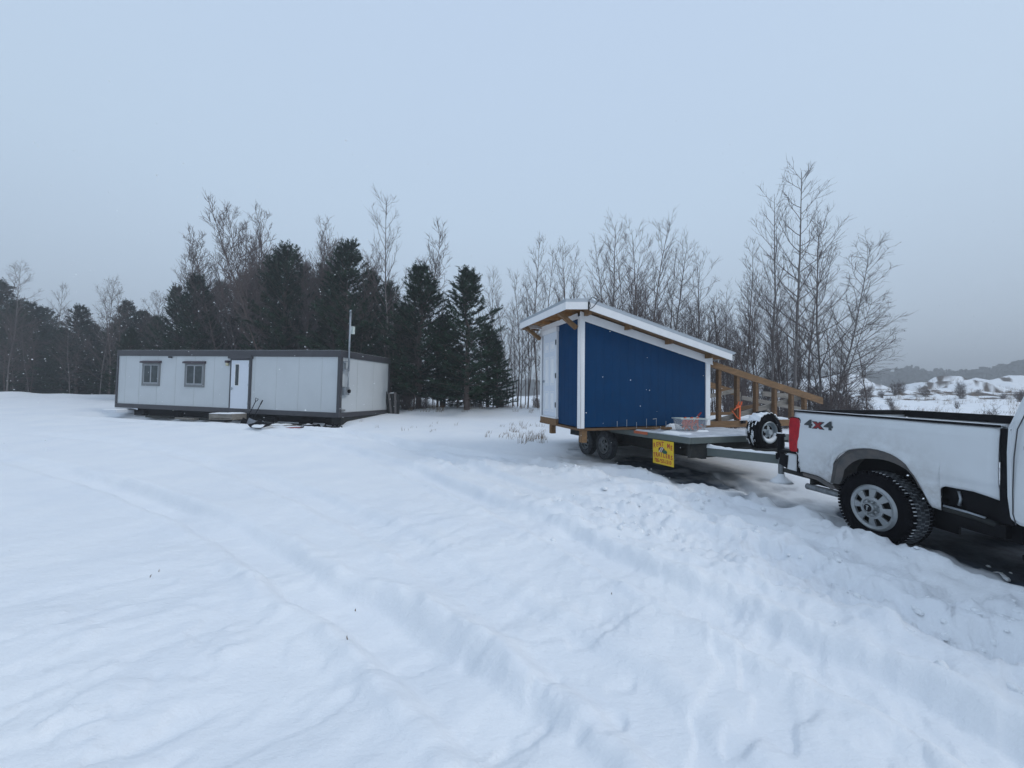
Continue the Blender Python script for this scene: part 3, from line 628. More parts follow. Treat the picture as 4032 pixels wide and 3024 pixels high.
    for x in (6.55, 7.75): MB().box(x, x + .1, 1.97, 2.06, -.1, .78 if x < 7 else .5).build('post', m_woodg, t)
    MB().beam((3.62, .21, .02), (6.9, .21, .70), .04, .12).build('brace', m_woodg, t)
    MB().beam((3.5, 2.02, .30), (6.62, 2.02, .86), .04, .12).build('brace', m_woodg, t)
    MB().beam((6.6, 1.9, .62), (9.3, 1.9, .22), .04, .12).build('brace', m_woodg, t)
    MB().beam((6.4, 2.13, .22), (7.6, 2.13, .36), .04, .12).build('brace', m_woodd, t)
    MB().beam((6.6, 1.2, .75), (7.9, 1.2, .66), .04, .14).build('brace', m_woodg, t)
    MB().box(L + .03, 7.0, .18, 2.0, -.06, .04).build('frame_floor', m_woodd, t)
    snow_patch(L + .03, 7.0, .18, 2.0, .042, .05, 40, 12, .08).build('floor_snow', m_snow, t, smooth=True)
    # ratchet strap wound round the second post
    return t
shed()
def strap():
    t = empty('ratchet_strap', SM @ Matrix.Translation((4.42, .02, 0)), 'orange ratchet strap tied round the second post of the timber frame', 'strap')
    b = MB(); b.box(-.055, .065, .05, .072, .40, .47).box(.02, .06, .035, .05, .10, .45)
    b.tube([(.05, .03, .45), (-.1, .02, .40), (-.16, .03, .35)], .018, 5).tube([(.03, .02, .12), (-.1, 0, .17), (-.2, .0, .28), (-.24, .02, .33)], .012, 5).tube([(.06, .03, .47), (.07, .02, .56)], .02, 5).tube([(-.05, .03, .45), (-.02, .01, .56)], .016, 5)
    b.build('webbing', m_orange, t)
    MB().box(.05, .15, -.03, .03, .02, .09).build('ratchet', m_black, t)
strap()

# ---------------------------------------------------------------- flatbed trailer
yw = -.35
FM = frm((math.cos(yw), -math.sin(yw), 0), (math.sin(yw), math.cos(yw), 0), (0, 0, 1), (3.2, 7.07, .94))
def wheel_small(parent, x, y, z, side, rad=.34, wd=.2, rimm=None, tm=None, axis='x'):
    # local: face towards -x (side=-1)
    def tr(b): b.v = [(x - side * -1 * 0 + (side * -1) * -(-q[1]) if False else x + (-side) * q[1], y + q[0], z + q[2]) if axis == 'x' else (x + q[0], y + q[1], z + q[2]) for q in b.v]; return b
    ty = MB(); ty.lathe([(rad * .60, .015), (rad * .7, -.006), (rad * .86, -.004), (rad * .95, .012), (rad, .035), (rad, wd - .035), (rad * .95, wd - .012), (rad * .6, wd), (rad * .6, .015)], 48)
    for k in range(60):
        a = 2 * PI * k / 60
        for j, yy in enumerate((.035, .085, .135)):
            mm = Matrix.Rotation(a + (.03 if j == 1 else 0), 4, 'Y'); ty.box(-.012, .012, yy - .018, yy + .022, rad - .004, rad + .007, mm)
    wo = tr(ty).build('wheel', tm or m_rubber, parent, smooth=False)
    rr = rad * .6; rm = MB(); rm.lathe([(rr, .0), (rr - .012, -.006), (rr - .022, .01), (rr - .03, .055), (rr * .78, .06)], 40)
    k = 60
    # spoke disc with triangular windows
    vs = []; fs = []; rs_ = [rr * .78, rr * .66, rr * .5, rr * .36, rr * .28]
    ys_ = [.06, .05, .035, .03, .03]
    for i, (r_, y_) in enumerate(zip(rs_, ys_)):
        for j in range(k): a = 2 * PI * j / k; vs.append((r_ * math.cos(a), y_, r_ * math.sin(a)))
    for i in range(4):
        for j in range(k):
            if i in (1, 2) and (j % 12) >= 6 - (i == 1) * 2 and (j % 12) < 11 + (i == 1): continue
            fs.append((i * k + j, (i + 1) * k + j, (i + 1) * k + (j + 1) % k, i * k + (j + 1) % k))
    rm.add(vs, fs); rm.lathe([(rr * .28, .03), (rr * .26, -.01), (rr * .22, -.02), (0, -.02)], 20)
    tr(rm).build('rim', rimm or m_rimg, wo, smooth=False)
    bk = MB(); bk.lathe([(0, .09), (rr, .09), (rr, .1), (0, .1)], 24); tr(bk).build('wheel_back', m_black, wo)
    return wo
def flatbed():
    t = empty('flatbed_trailer', FM, 'low grey green tandem axle flatbed trailer dusted with snow, carrying the blue shed', 'trailer')
    W = 2.6; Lb = 5.3
    MB().box(.05, W - .05, .05, Lb, -.06, -.006).build('deck', m_dsteel, t)
    b = MB(); b.box(0, .05, 0, Lb, -.115, -.0).box(W - .05, W, 0, Lb, -.165, 0); b.build('side_rail', m_tsteel, t, bevel=.006)
    MB().box(.0505, W - .0505, 0, .05, -.115, 0).build('front_rail', m_tsteel, t, bevel=.006)
    b = MB()
    for x in (.42, W - .55): b.box(x, x + .1, .12, Lb - .1, -.42, -.065)
    b.box(.07, W - .07, .055, .12, -.38, -.117)
    for k in range(9): b.box(.06, W - .06, .4 + k * .55, .46 + k * .55, -.15, -.066)
    b.build('chassis_beam', m_dsteel, t)
    for yy in (2.58, 3.44):
        wheel_small(t, -.12, yy, -.43, -1, rimm=m_rimd, tm=m_tread)
        wheel_small(t, W + .12, yy, -.43, 1, rimm=m_rimd, tm=m_tread)
        MB().tube([(.05, yy, -.43), (W - .05, yy, -.43)], .045, 10).build('axle', m_dsteel, t)
    ta = MB(); ta.prism([(.30, -.02), (.43, -.03), (1.22, -1.62), (1.10, -1.66)], 'z', -.36, -.19) if False else None
    b = MB()
    def arm(p, q, w_=.07):
        b.beam(p, q, w_, .15)
    arm((.48, .13, -.275), (1.16, -1.62, -.275)); b.build('tongue_beam', m_tsteel, t, bevel=.005)
    b = MB(); arm((W - .55, .13, -.275), (1.44, -1.62, -.275)); b.build('tongue_beam', m_tsteel, t, bevel=.005)
    b = MB(); b.box(1.0, 1.6, -.62, -.5, -.34, -.2).box(.8, 1.8, -.3, -.22, -.34, -.2).box(.95, 1.65, -.62, -.22, -.198, -.185); b.build('tongue_plate', m_dsteel, t)
    b = MB(); b.box(1.2, 1.4, -1.75, -1.4, -.36, -.22).tube([(1.3, -1.8, -.3), (1.3, -1.98, -.3)], .06, 10); b.build('coupler', m_dsteel, t)
    b = MB(); b.tube([(.88, -1.04, -.24), (.88, -1.04, .10)], .05, 14).tube([(.88, -1.04, .1), (.88, -1.04, .125)], .068, 14).tube([(.88, -1.04, .125), (.88, -1.04, .15)], .06, 12)
    b.box(.84, 1.0, -1.10, -.98, -.27, -.17); jo = b.build('jack', m_black, t)
    MB().tube([(.88, -1.04, -.60), (.88, -1.04, -.24)], .042, 12).build('jack_leg', m_rimd, jo)
    MB().tube([(.88, -1.04, -.62), (.88, -1.04, -.60)], .12, 16).build('jack_foot', m_dsteel, jo)
    b = MB(); b.tube([(.88, -1.04, -.64), (.88, -1.04, -.60), (.88, -1.04, -.54), (.88, -1.04, -.50)], [.17, .13, .06, .045], 16); b.build('foot_snow', m_snow, jo, smooth=True)
    MB().tube([(.88, -1.04, .15), (.88, -1.04, .162)], .055, 12).build('snow_cap', m_snow, jo)
    am = MB(); am.box(-.012, -.0005, 1.12, 1.56, -.052, .006); am.build('marker_light', m_amber, t, bevel=.003)
    # snow lying on the deck
    n = 60; b = snow_patch(.03, W - .02, .02, 1.62, .0, .03, n, 21, .05); b.build('deck_snow', m_thin, t, smooth=True)
    snow_patch(.75, 1.5, 1.32, 1.62, .03, .13, 16, 23, .15).build('snow_drift', m_snow, t, smooth=True)
    snow_patch(.05, .5, .3, .9, .02, .035, 12, 24, .1).build('snow_drift', m_snow, t, smooth=True)
    # snow along the top of the tongue beams
    for p, q, sgn in (((.48, .1), (1.12, -1.5), 1), ((W - .5, .1), (1.46, -1.5), -1)):
        b = MB(); nn_ = 26; p = Vector(p); q = Vector(q); d = (q - p).normalized(); s_ = Vector((-d.y, d.x))
        vs = []
        for i in range(nn_):
            f_ = i / (nn_ - 1); c = p.lerp(q, f_); h = .035 + .05 * max(0, 1 - f_ * 5) + .012 * math.sin(i * 1.9) * math.sin(i * .7)
            h *= min(1, (1 - f_) * 6 + .15)
            for k_, (o_, hh) in enumerate(((-.036, 0), (-.03, .6), (0, 1), (.03, .6), (.036, 0))): vs.append((c.x + s_.x * o_, c.y + s_.y * o_, -.203 + h * hh))
        b.add(vs, [(i * 5 + j, i * 5 + j + 1, (i + 1) * 5 + j + 1, (i + 1) * 5 + j) for i in range(nn_ - 1) for j in range(4)]); b.build('beam_snow', m_snow, t, smooth=True)
    return t
fb = flatbed()
def spare():
    t = empty('spare_wheel', FM @ Matrix.Translation((1.42, -.46, .10)), 'spare wheel with white rim and snow cap standing on the trailer tongue', 'wheel')
    wheel_small(t, 0, 0, 0, -1, rad=.335, wd=.24, rimm=m_rimg, axis='y')
    t.children[0].name = 'tyre'
    b = MB(); vs = []; n = 30; mseg = 9
    for i in range(n):
        a = R(44) + R(98) * i / (n - 1)
        for j in range(mseg):
            yy = .005 + .23 * j / (mseg - 1); e_ = min(i, n - 1 - i) / 4; h = .035 * min(1, e_) * (1 - .5 * abs(j - 4) / 4) + .01 * math.sin(i * 1.3 + j)
            r_ = .343 + h; vs.append((r_ * math.cos(a), yy, r_ * math.sin(a)))
    b.add(vs, [(i * mseg + j, i * mseg + j + 1, (i + 1) * mseg + j + 1, (i + 1) * mseg + j) for i in range(n - 1) for j in range(mseg - 1)])
    b.build('snow_cap', m_snow, t, smooth=True, solid=.02)
    b = MB(); rs = random.Random(3)
    for k in range(34):   # snow caught in the tread
        a = R(rs.uniform(120, 215)); y_ = rs.uniform(.03, .2); mm = Matrix.Rotation(-a + PI / 2, 4, 'Y'); l_ = rs.uniform(.01, .03); b.box(-l_ * 1.6, l_ * 1.6, y_, y_ + .01, .338, .348, mm)
    b.build('tread_snow', m_snow, t)
    # snow packed in the lower rim
    b = MB(); vs = [(0, 0, 0)] ; n = 30
    pts = []
    for i in range(n):
        a = R(205) + R(150) * i / (n - 1); pts.append((.19 * math.cos(a), .19 * math.sin(a)))
    ring = []
    for k_, (sc, yy) in enumerate(((1.0, .004), (.88, -.004), (.72, .008), (.6, .03))):
        for i, (px_, pz_) in enumerate(pts): ring.append((px_ * sc if k_ < 2 else px_ * (sc + .1), yy, pz_ * sc))
    b.add(ring, [(k_ * n + i, k_ * n + i + 1, (k_ + 1) * n + i + 1, (k_ + 1) * n + i) for k_ in range(3) for i in range(n - 1)])
    b.build('rim_snow', m_snow, t, smooth=True, solid=.01)
    c = empty('bungee_cord', FM @ Matrix.Translation((1.42, -.46, .10)), 'black cord strapped over the spare wheel on the tongue', 'cord')
    MB().tube([(-.16, .15, .36), (-.03, .06, .385), (.07, -.015, .33), (.14, -.03, .16), (.21, -.03, .02), (.27, -.03, -.08), (.30, .0, -.26)], .014, 8).build('cord', m_black, c, smooth=True)
spare()
def sign():
    t = empty('trailer_sign', FM @ Matrix.Translation((-.014, .65, -.355)), 'yellow rental sign with red lettering hanging from the trailer side', 'sign')
    MB().box(-.012, 0, -.285, .285, -.235, .235).build('board', m_yellow, t, bevel=.003)
    mw = lambda y, z: frm((0, -1, 0), (0, 0, 1), (-1, 0, 0), (-.0135, y, z))
    bl = t.children[0]
    def arc(txt, y0, zc, size, curve):
        n = len(txt)
        for i, ch in enumerate(txt):
            if ch == ' ': continue
            u_ = (i - (n - 1) / 2) / ((n - 1) / 2); y = -u_ * y0; z = zc - curve * u_ * u_
            textmesh('letter', ch, size, m_redpr, bl, mw(y, z), .001, sx=.80, bold=.004)
    arc('RENT ME', .235, .165, .125, .05)
    arc('TRAILERS', .24, -.05, .115, .02)
    textmesh('phone_number', '905-957-1310', .10, m_redpr, bl, mw(0, -.17), .001, sx=.82, bold=.003)
    b = MB(); b.lathe([(0, 0), (.085, 0), (.085, .004), (0, .004)], 24); b.v = [(-.018 + y, .03 + x, .055 + z * .62) for x, y, z in b.v]; e1 = b.build('emblem', m_maroon, bl)
    b = MB(); b.lathe([(0, 0), (.05, 0), (.05, .004), (0, .004)], 20); b.v = [(-.020 + y, -.06 + x * 1.3, .02 + z * .7) for x, y, z in b.v]; b.build('emblem_ring', m_green, bl)
    b = MB()
    for k in (0, 1): b.beam((-.0225, .085 - k * .045, .01), (-.0225, .02 - k * .045, .10), .012, .012)
    b.build('emblem_stripe', m_white, bl)
sign()
def deck_things():
    t = empty('plastic_tote', Matrix.Translation((3.83, 8.42, .955)) @ Matrix.Rotation(.06, 4, 'Z'), 'clear plastic tote of orange straps on the trailer deck before the shed', 'box')
    b = MB(); w0, w1, d0, d1, h = .235, .285, .16, .20, .27; th = .006
    def shell(w0, w1, d0, d1, h, z0): return [(-w0, -d0, z0), (w0, -d0, z0), (w0, d0, z0), (-w0, d0, z0), (-w1, -d1, h), (w1, -d1, h), (w1, d1, h), (-w1, d1, h)]
    b.add(shell(w0, w1, d0, d1, h, 0), [(3, 2, 1, 0), (0, 1, 5, 4), (1, 2, 6, 5), (2, 3, 7, 6), (3, 0, 4, 7)]); b.build('tub', m_tote, t)
    b = MB(); b.box(-.305, .305, -.215, -.19, .255, .275).box(-.305, .305, .19, .215, .255, .275).box(-.305, -.28, -.19, .19, .255, .275).box(.28, .305, -.19, .19, .255, .275); b.build('rim', m_boxw, t)
    snow_patch(.02, .30, -.24, -.17, 0, .03, 8, 4, .03).build('snow_cap', m_snow, t)
    rs = random.Random(8)
    c = empty('strap_bundle', t.matrix_world.copy(), 'tangled orange ratchet straps inside the clear tote', 'straps'); c.matrix_world = Matrix.Translation((3.83, 8.42, .955)) @ Matrix.Rotation(.06, 4, 'Z')
    b = MB()
    for x in (-.17, -.03, .1):
        pts = [(x + rs.uniform(-.03, .03), -.13 - .04 * k / 5, .04 + .21 * k / 5) for k in range(6)] + [(x, -.14, .285), (x + .02, -.05, .27), (x, 0, .15)]
        b.tube(pts, .02, 5)
    for i in range(14):
        x, y, z = rs.uniform(-.18, .18), rs.uniform(-.1, .1), rs.uniform(.05, .2)
        b.tube([(x, y, z), (x + rs.uniform(-.12, .12), y + rs.uniform(-.05, .05), z + .03), (x + rs.uniform(-.15, .15), y, z - .03)], .018, 5)
    b.build('webbing', m_orange, c)
    b = MB()
    for i in range(16):
        x, y, z = rs.uniform(-.19, .19), rs.uniform(-.12, .12), rs.uniform(.02, .12); b.box(x - .03, x + .03, y - .02, y + .02, z - .015, z + .02, Matrix.Rotation(rs.uniform(-.3, .3), 4, 'Z'))
    b.build('ratchet', m_metal, c)
    c = empty('scraper', Matrix.Translation((3.90, 8.45, 1.15)) @ Matrix.Rotation(.75, 4, 'Y'), 'red handled tool sticking up out of the tote', 'tool')
    MB().tube([(0, 0, 0), (0, 0, .17)], .012, 6).build('shaft', m_boxw, c); MB().tube([(0, 0, .16), (0, 0, .27)], [.022, .017], 8).build('grip', m_redp, c)
    for i, (x, y, l_, a, lb) in enumerate(((.42, 1.42, .2, .1, 'short olive wood offcut, left of two on the deck snow'), (.66, 1.32, .28, -.05, 'longer wood offcut, right of two on the deck snow'))):
        c = MB().box(-l_ / 2, l_ / 2, -.05, .05, 0, .045).build('wood_offcut', m_wood, None, bevel=.003); c.matrix_world = FM @ Matrix.Translation((x, y, .035)) @ Matrix.Rotation(a - yw, 4, 'Z'); tag(c, lb, 'offcut', 'wood offcuts on the trailer deck')
    for i, (x, h) in enumerate(((.85, .13), (1.09, .16), (1.34, .13), (1.6, .20), (1.86, .20), (2.12, .14), (2.38, .15))):
        b = MB(); b.tube([(0, 0, 0), (0, 0, h)], .006, 6)
        if i == 4: b.tube([(0, 0, h), (-.09, 0, h - .01)], .009, 6)
        c = b.build('steel_rod', m_whitefr); c.matrix_world = SM @ Matrix.Translation((x, -.09, -.01 if x > 1.3 else .02)); tag(c, ('bent rod tipped with snow, standing among straight rods at the foot of the blue wall' if i == 4 else 'thin straight pale rod standing against the foot of the blue wall'), 'rod', 'thin rods along the foot of the blue wall')
deck_things()

# ---------------------------------------------------------------- pickup truck
be, ti = -.131, .028
dv = Vector((math.sin(be) * math.cos(ti), math.cos(be) * math.cos(ti), math.sin(ti))); upv = (Vector((0, 0, 1)) - dv * dv.z).normalized(); nv = dv.cross(upv)
TM = frm(-dv, nv, upv, (4.225, 4.625, .388))
def truck():
    t = empty('pickup_truck', TM, 'white four wheel drive pickup truck with red tail lamp, towing the trailer', 'truck')
    W = 2.03
    LOW = [(-1.13, .19), (-1.0, .205), (-.75, .20), (-.60, .165), (-.535, .14), (-.525, .16), (-.51, .24), (-.48, .41), (-.43, .49), (-.38, .55), (-.32, .60), (-.26, .64), (-.17, .668), (-.09, .685), (0, .695), (.08, .695), (.15, .685), (.22, .665), (.28, .64), (.33, .61), (.37, .58), (.41, .53), (.44, .475), (.47, .40), (.49, .35), (.515, .28), (.545, .215), (.58, .185), (.64, .17),
           (.645, .38), (.66, .41), (.69, .425), (.9, .43), (1.0, .415), (1.075, .395)]
    def side(sgn):
        b = MB(); xs = [p[0] for p in LOW]; ext = []
        for i in range(len(LOW) - 1):
            k = max(1, int((LOW[i + 1][0] - LOW[i][0]) / .05))
            for j in range(k): f_ = j / k; ext.append((LOW[i][0] + f_ * (LOW[i + 1][0] - LOW[i][0]), LOW[i][1] + f_ * (LOW[i + 1][1] - LOW[i][1])))
        ext.append(LOW[-1]); nr = 26; vs = []
        for x, zl in ext:
            for j in range(nr):
                z = zl + (1.06 - zl) * j / (nr - 1); xx = x
                tl = np.interp(z, [.2, .47, .97, 1.06], [-1.02, -1.03, -1.12, -1.13]); xx = max(xx, tl)
                y = np.interp(z, [.15, .3, .47, .51, .53, .8, .95, 1.02, 1.06], [.055, .03, .012, .012, 0, .0, .006, .022, .045])
                rr = math.hypot(xx, z - .12); y -= .028 * math.exp(-((rr - .60) / .05) ** 2) if z > .15 else 0
                if rr < .585: y -= .01
                if xx < -1.02: y += .03 * ((-1.02 - xx) / .11) ** 2
                if xx > 1.03: y += .02 * ((xx - 1.03) / .06) ** 2
                vs.append((xx, y if sgn > 0 else W - y, z))
        n = len(ext); b.add(vs, [(i * nr + j, (i + 1) * nr + j, (i + 1) * nr + j + 1, i * nr + j + 1) for i in range(n - 1) for j in range(nr - 1)])
        if sgn < 0: b.f = [f[::-1] for f in b.f]
        o = b.build('bedside', m_truck, t, smooth=True, solid=.02)
        yy = (lambda a, c: (a, c)) if sgn > 0 else (lambda a, c: (W - c, W - a))
        b = MB(); y0, y1 = yy(.03, .10); b.box(-1.12, 1.08, y0, y1, 1.062, 1.078); b.build('rail_top', m_truck, t, bevel=.004)
        b = MB(); y0, y1 = yy(.022, .036); b.box(-1.11, 1.08, y0, y1, 1.052, 1.074)
        b.build('rail_seal', m_black, t)
        b = MB(); y0, y1 = yy(.10, .125); b.box(-1.08, 1.08, y0, y1, .73, 1.06); b.build('bed_wall', m_truck, t)
        # wheel well liner
        b = MB(); arc_ = [p for p in LOW[5:27]]; vs = []
        for x, z in arc_:
            s_ = 1.0
            for q, (yo, sh) in enumerate(((.005, .0), (.03, .018), (.06, .03), (.20, .035), (.30, .06))):
                r_ = math.hypot(x, z - .1); k_ = (r_ - sh) / r_; y_ = yo; vs.append((x * k_, y_ if sgn > 0 else W - y_, .1 + (z - .1) * k_))
        b.add(vs, [(i * 5 + j, (i + 1) * 5 + j, (i + 1) * 5 + j + 1, i * 5 + j + 1) for i in range(len(arc_) - 1) for j in range(4)]); b.build('wheel_well', m_liner, t, smooth=True)
        b = MB(); na = len(arc_)
        vs = []
        for q_, (x, z) in enumerate(arc_):
            r_ = math.hypot(x, z - .1); w_ = .115 * math.sin(PI * min(1, (q_ + 1.0) / na) ** .8) ** .6 + .012; k_ = (r_ - w_) / r_
            for kk, yo in ((1.0, .028), (.5 + .5 * k_, .045), (k_, .075)): vs.append((x * kk, yo if sgn > 0 else W - yo, .1 + (z - .1) * kk))
        b.add(vs, [(i * 3 + j, (i + 1) * 3 + j, (i + 1) * 3 + j + 1, i * 3 + j + 1) for i in range(na - 1) for j in range(2)]); b.build('fender_lip', m_liner, t, smooth=True)
        return o
    side(1); side(-1)
    b = MB(); b.box(-1.08, 1.08, .45, W - .45, .43, .46).box(-1.08, -.6, .13, .449, .43, .46).box(-.6, .6, .37, .449, .43, .72).box(-.6, .6, .13, .449, .72, .735).box(1.05, 1.08, .13, W - .13, .46, 1.03); b.build('bed_floor', m_truck, t)
    snow_patch(-1.0, 1.0, .5, W - .5, .46, .03, 20, 31).build('bed_snow', m_snow, t, smooth=True)
    far = MB(); far.box(-1.06, 1.05, W - .20, W - .126, .985, 1.083); far.build('rail_ledge', m_black, t)
    b = MB(); b.box(-1.15, -1.09, .13, W - .13, .46, 1.019); b.build('tailgate', m_truck, t, bevel=.015)
    b = MB(); b.box(-1.158, -1.07, .13, W - .13, 1.02, 1.08); b.build('tailgate_cap', m_black, t, bevel=.004)
    # dark core under the bed: frame, wells and axle
    b = MB(); b.box(-1.1, 4.6, .42, .62, -.02, .16).box(-1.1, 4.6, 1.41, 1.61, -.02, .16).box(-.58, .6, .31, .34, -.1, .68).box(-1.0, 1.0, .32, W - .32, .2, .42).tube([(0, .2, 0), (0, W - .2, 0)], .06, 10).tube([(0, .8, 0), (0, 1.2, 0)], .16, 12)
    b.box(.6, 1.15, .16, .36, .02, .40).box(1.2, 3.3, .35, 1.7, .02, .24).box(-.85, -.6, .35, 1.7, .0, .2); b.build('chassis', m_black, t)
    # lower rear sill / mud flap corner
    b = MB(); b.prism([(-1.02, .19), (-.75, .185), (-.55, .13), (-.50, .08), (-.58, .06), (-.78, .13), (-1.0, .14)], 'y', .07, .16); b.build('rear_valance', m_liner, t, bevel=.01)
    # tail lamp
    la = [(-1.185, .95), (-1.13, .965), (-1.02, .96), (-.99, .93), (-.985, .86), (-1.0, .70), (-1.025, .63), (-1.03, .50), (-1.035, .475), (-1.16, .47), (-1.195, .50), (-1.21, .60), (-1.205, .86)]
    b = MB(); b.prism(la, 'y', -.006, .16, fn=lambda x, y, z: (x, y + (.035 * max(0, (-1.06 - x) / .15) ** 2 if y < .1 else 0), z)); lo = b.build('tail_lamp', m_red, t, bevel=.012)
    lb = [(x + (.012 if x > -1.1 else -.004), z + (.01 if z > .7 else -.012)) for x, z in la]
    b = MB(); b.prism(lb, 'y', .004, .15, fn=lambda x, y, z: (x, y + (.035 * max(0, (-1.06 - x) / .15) ** 2 if y < .1 else 0), z)); b.build('lamp_gasket', m_black, lo)
    b = MB(); b.prism(la, 'y', W - .16, W + .004); b.build('tail_lamp', m_red, t, bevel=.012)
    # bumper
    b = MB(); b.prism([(-1.10, .43), (-1.36, .43), (-1.42, .39), (-1.42, .22), (-1.36, .18), (-1.10, .18)], 'y', .06, W - .06, fn=lambda x, y, z: (x + (.10 if (y < .2 or y > W - .2) and x < -1.3 else 0), y, z)); bu = b.build('bumper', m_truck, t, bevel=.02)
    MB().box(-1.40, -1.06, .05, W - .05, .432, .46).build('bumper_pad', m_black, bu, bevel=.01)
    MB().box(-1.065, -1.035, .03, .2, .18, .46).build('bumper_seam', m_black, t)
    b = MB(); b.prism([(-1.24, .39), (-1.38, .39), (-1.4, .24), (-1.26, .2)], 'y', .045, .06); b.build('bumper_step', m_black, bu)
    b = MB(); b.box(-1.5, -1.1, .93, 1.09, .02, .12).tube([(-1.52, 1.01, .1), (-1.52, 1.01, .17)], .03, 10); b.build('hitch', m_dsteel, t)
    MB().box(-1.36, -.9, .08, .16, .12, .178).build('bumper_bracket', m_dsteel, t)
    # exhaust tips
    b = MB()
    for y_, z_, x_ in ((.12, .0, -.98), (.24, -.03, -.86)):
        b.tube([(x_, y_, z_), (x_ + .5, y_ + .04, z_ + .005), (.2, y_ + .25, z_ + .1)], .043, 14, cap=False).tube([(x_ + .01, y_, z_), (x_ + .02, y_, z_)], .036, 14)
    b.build('exhaust', m_rimd, t, smooth=True)
    MB().box(-.92, -.88, .1, .3, .04, .2).build('exhaust_hanger', m_dsteel, t)
    # badge
    mb_ = frm((1, 0, 0), (0, 0, 1), (0, -1, 0), (-.70, -.004, .895))
    for ch, dx, m_, sz in (('4', -.145, m_badge, .155), ('x', .0, m_redp, .17), ('4', .15, m_badge, .155)):
        mw = mb_ @ Matrix.Translation((dx, .0 if ch == '4' else .01, 0)); o = textmesh('badge_letter', ch, sz, m_, t, mw, .004, sx=1.55 if ch == '4' else 1.35, bold=.004)
        if ch == 'x': textmesh('badge_outline', ch, sz, m_badge, o, Matrix.Translation((0, 0, -.0025)), .003, sx=1.0, bold=.0125)
    # side step recess
    b = MB(); b.prism([(.655, .40), (.69, .42), (.9, .425), (1.075, .39), (1.075, .16), (.66, .16)], 'y', .10, .13); b.build('step_recess', m_black, t)
    b = MB(); b.tube([(.66, .05, .195), (.86, .045, .19), (1.0, .06, .17), (1.06, .12, .14)], .028, 8); b.build('bed_step', m_dsteel, t, smooth=True)
    b = MB(); b.tube([(.66, .04, .222), (.84, .035, .218), (.97, .05, .202)], .012, 8); b.tube([(.745, .09, .39), (.765, .085, .32), (.755, .08, .25)], .012, 6); b.build('step_highlight', m_metal, t, smooth=True)
    MB().prism([(.64, .165), (.70, .12), (1.1, .06), (1.1, .17)], 'y', .06, .12).build('step_housing', m_black, t)
    MB().box(1.078, 1.16, .03, W - .03, .2, 1.045).build('cab_gap', m_black, t)
    # cab and front
    fy = lambda x, y, z: (x, (y + (.0 if z < 1.05 else (z - 1.05) * .28)) if y < W / 2 else (y - (.0 if z < 1.05 else (z - 1.05) * .28)), z)
    arch = [(4.06 + .5 * math.cos(a), .08 + .52 * math.sin(a)) for a in np.linspace(0, PI, 16)]
    cab = [(1.21, .215), (1.15, .25), (1.128, .45), (1.123, .84), (1.13, 1.06), (1.145, 1.14), (1.21, 1.51), (1.27, 1.60), (1.40, 1.65), (2.75, 1.65), (3.0, 1.60), (3.6, 1.14), (4.9, 1.02), (5.03, .9), (5.05, .2), (4.6, .08)] + arch[1:-1] + [(3.54, .12), (3.4, .19)]
    b = MB(); n = len(cab)
    b.prism(cab, 'y', 0.0, W, fn=fy); b.build('cab', m_truck, t, bevel=.035)
    for sgn in (1, -1):
        Y = (lambda v: v) if sgn > 0 else (lambda v: W - v)
        for poly in ([(1.40, 1.16), (1.46, 1.52), (2.2, 1.56), (2.2, 1.16)], [(2.28, 1.16), (2.28, 1.56), (2.75, 1.54), (3.3, 1.16)]):
            b = MB(); b.add([(x, Y((z - 1.05) * .28 - .004), z) for x, z in poly], [(0, 1, 2, 3)]); b.build('side_window', m_glass, t, solid=.003)
        # door seams, handles
        b = MB(); yy = Y(-.001)
        sl = [(1.245, 1.26), (1.205, 1.05), (1.185, .8), (1.178, .5), (1.18, .31), (1.20, .22)]
        b.tube([(x, Y(max(0, (z - 1.05) * .28) - .0005), z) for x, z in sl], .0045, 5).build('door_seam', m_char, t)
        MB().tube([(2.24, yy, 1.14), (2.24, yy, .25)], .0045, 5).build('door_seam', m_char, t); MB().tube([(3.3, yy, 1.14), (3.34, yy, .3)], .0045, 5).build('door_seam', m_char, t)
        b = MB(); b.box(1.26, 1.44, Y(-.035) if sgn > 0 else Y(.0), Y(.0) if sgn > 0 else Y(-.035), .875, .92).box(2.3, 2.48, Y(-.035) if sgn > 0 else Y(.0), Y(.0) if sgn > 0 else Y(-.035), .875, .92); b.build('door_handle', m_black, t, bevel=.01)
        b = MB(); b.box(1.25, 3.4, Y(-.03) if sgn > 0 else Y(.12), Y(.12) if sgn > 0 else Y(-.03), -.06, -.01); b.build('running_board', m_black, t, bevel=.01)
        b = MB(); b.box(3.2, 3.4, Y(-.24) if sgn > 0 else Y(.0), Y(.0) if sgn > 0 else Y(-.24), 1.1, 1.38); b.build('mirror', m_black, t, bevel=.03)
    b = MB(); b.add([(3.02, .3, 1.59), (3.02, W - .3, 1.59), (3.58, W - .14, 1.16), (3.58, .14, 1.16)], [(0, 1, 2, 3)]); b.v = [(x + .01, y, z + .015) for x, y, z in b.v]; b.build('windscreen', m_glass, t, solid=.004)
    b = MB(); b.add([(1.135, .25, 1.15), (1.135, W - .25, 1.15), (1.205, W - .3, 1.5), (1.205, .3, 1.5)], [(3, 2, 1, 0)]); b.v = [(x - .006, y, z) for x, y, z in b.v]; b.build('rear_window', m_glass, t, solid=.003)
    MB().box(5.05, 5.16, .05, W - .05, .05, .35).build('front_bumper', m_metal, t, bevel=.02)
    MB().box(5.04, 5.07, .4, W - .4, .42, .88).build('grille', m_black, t)
    for y in (.08, W - .38): MB().box(5.03, 5.075, y, y + .3, .55, .88).build('headlight', m_boxw, t, bevel=.02)
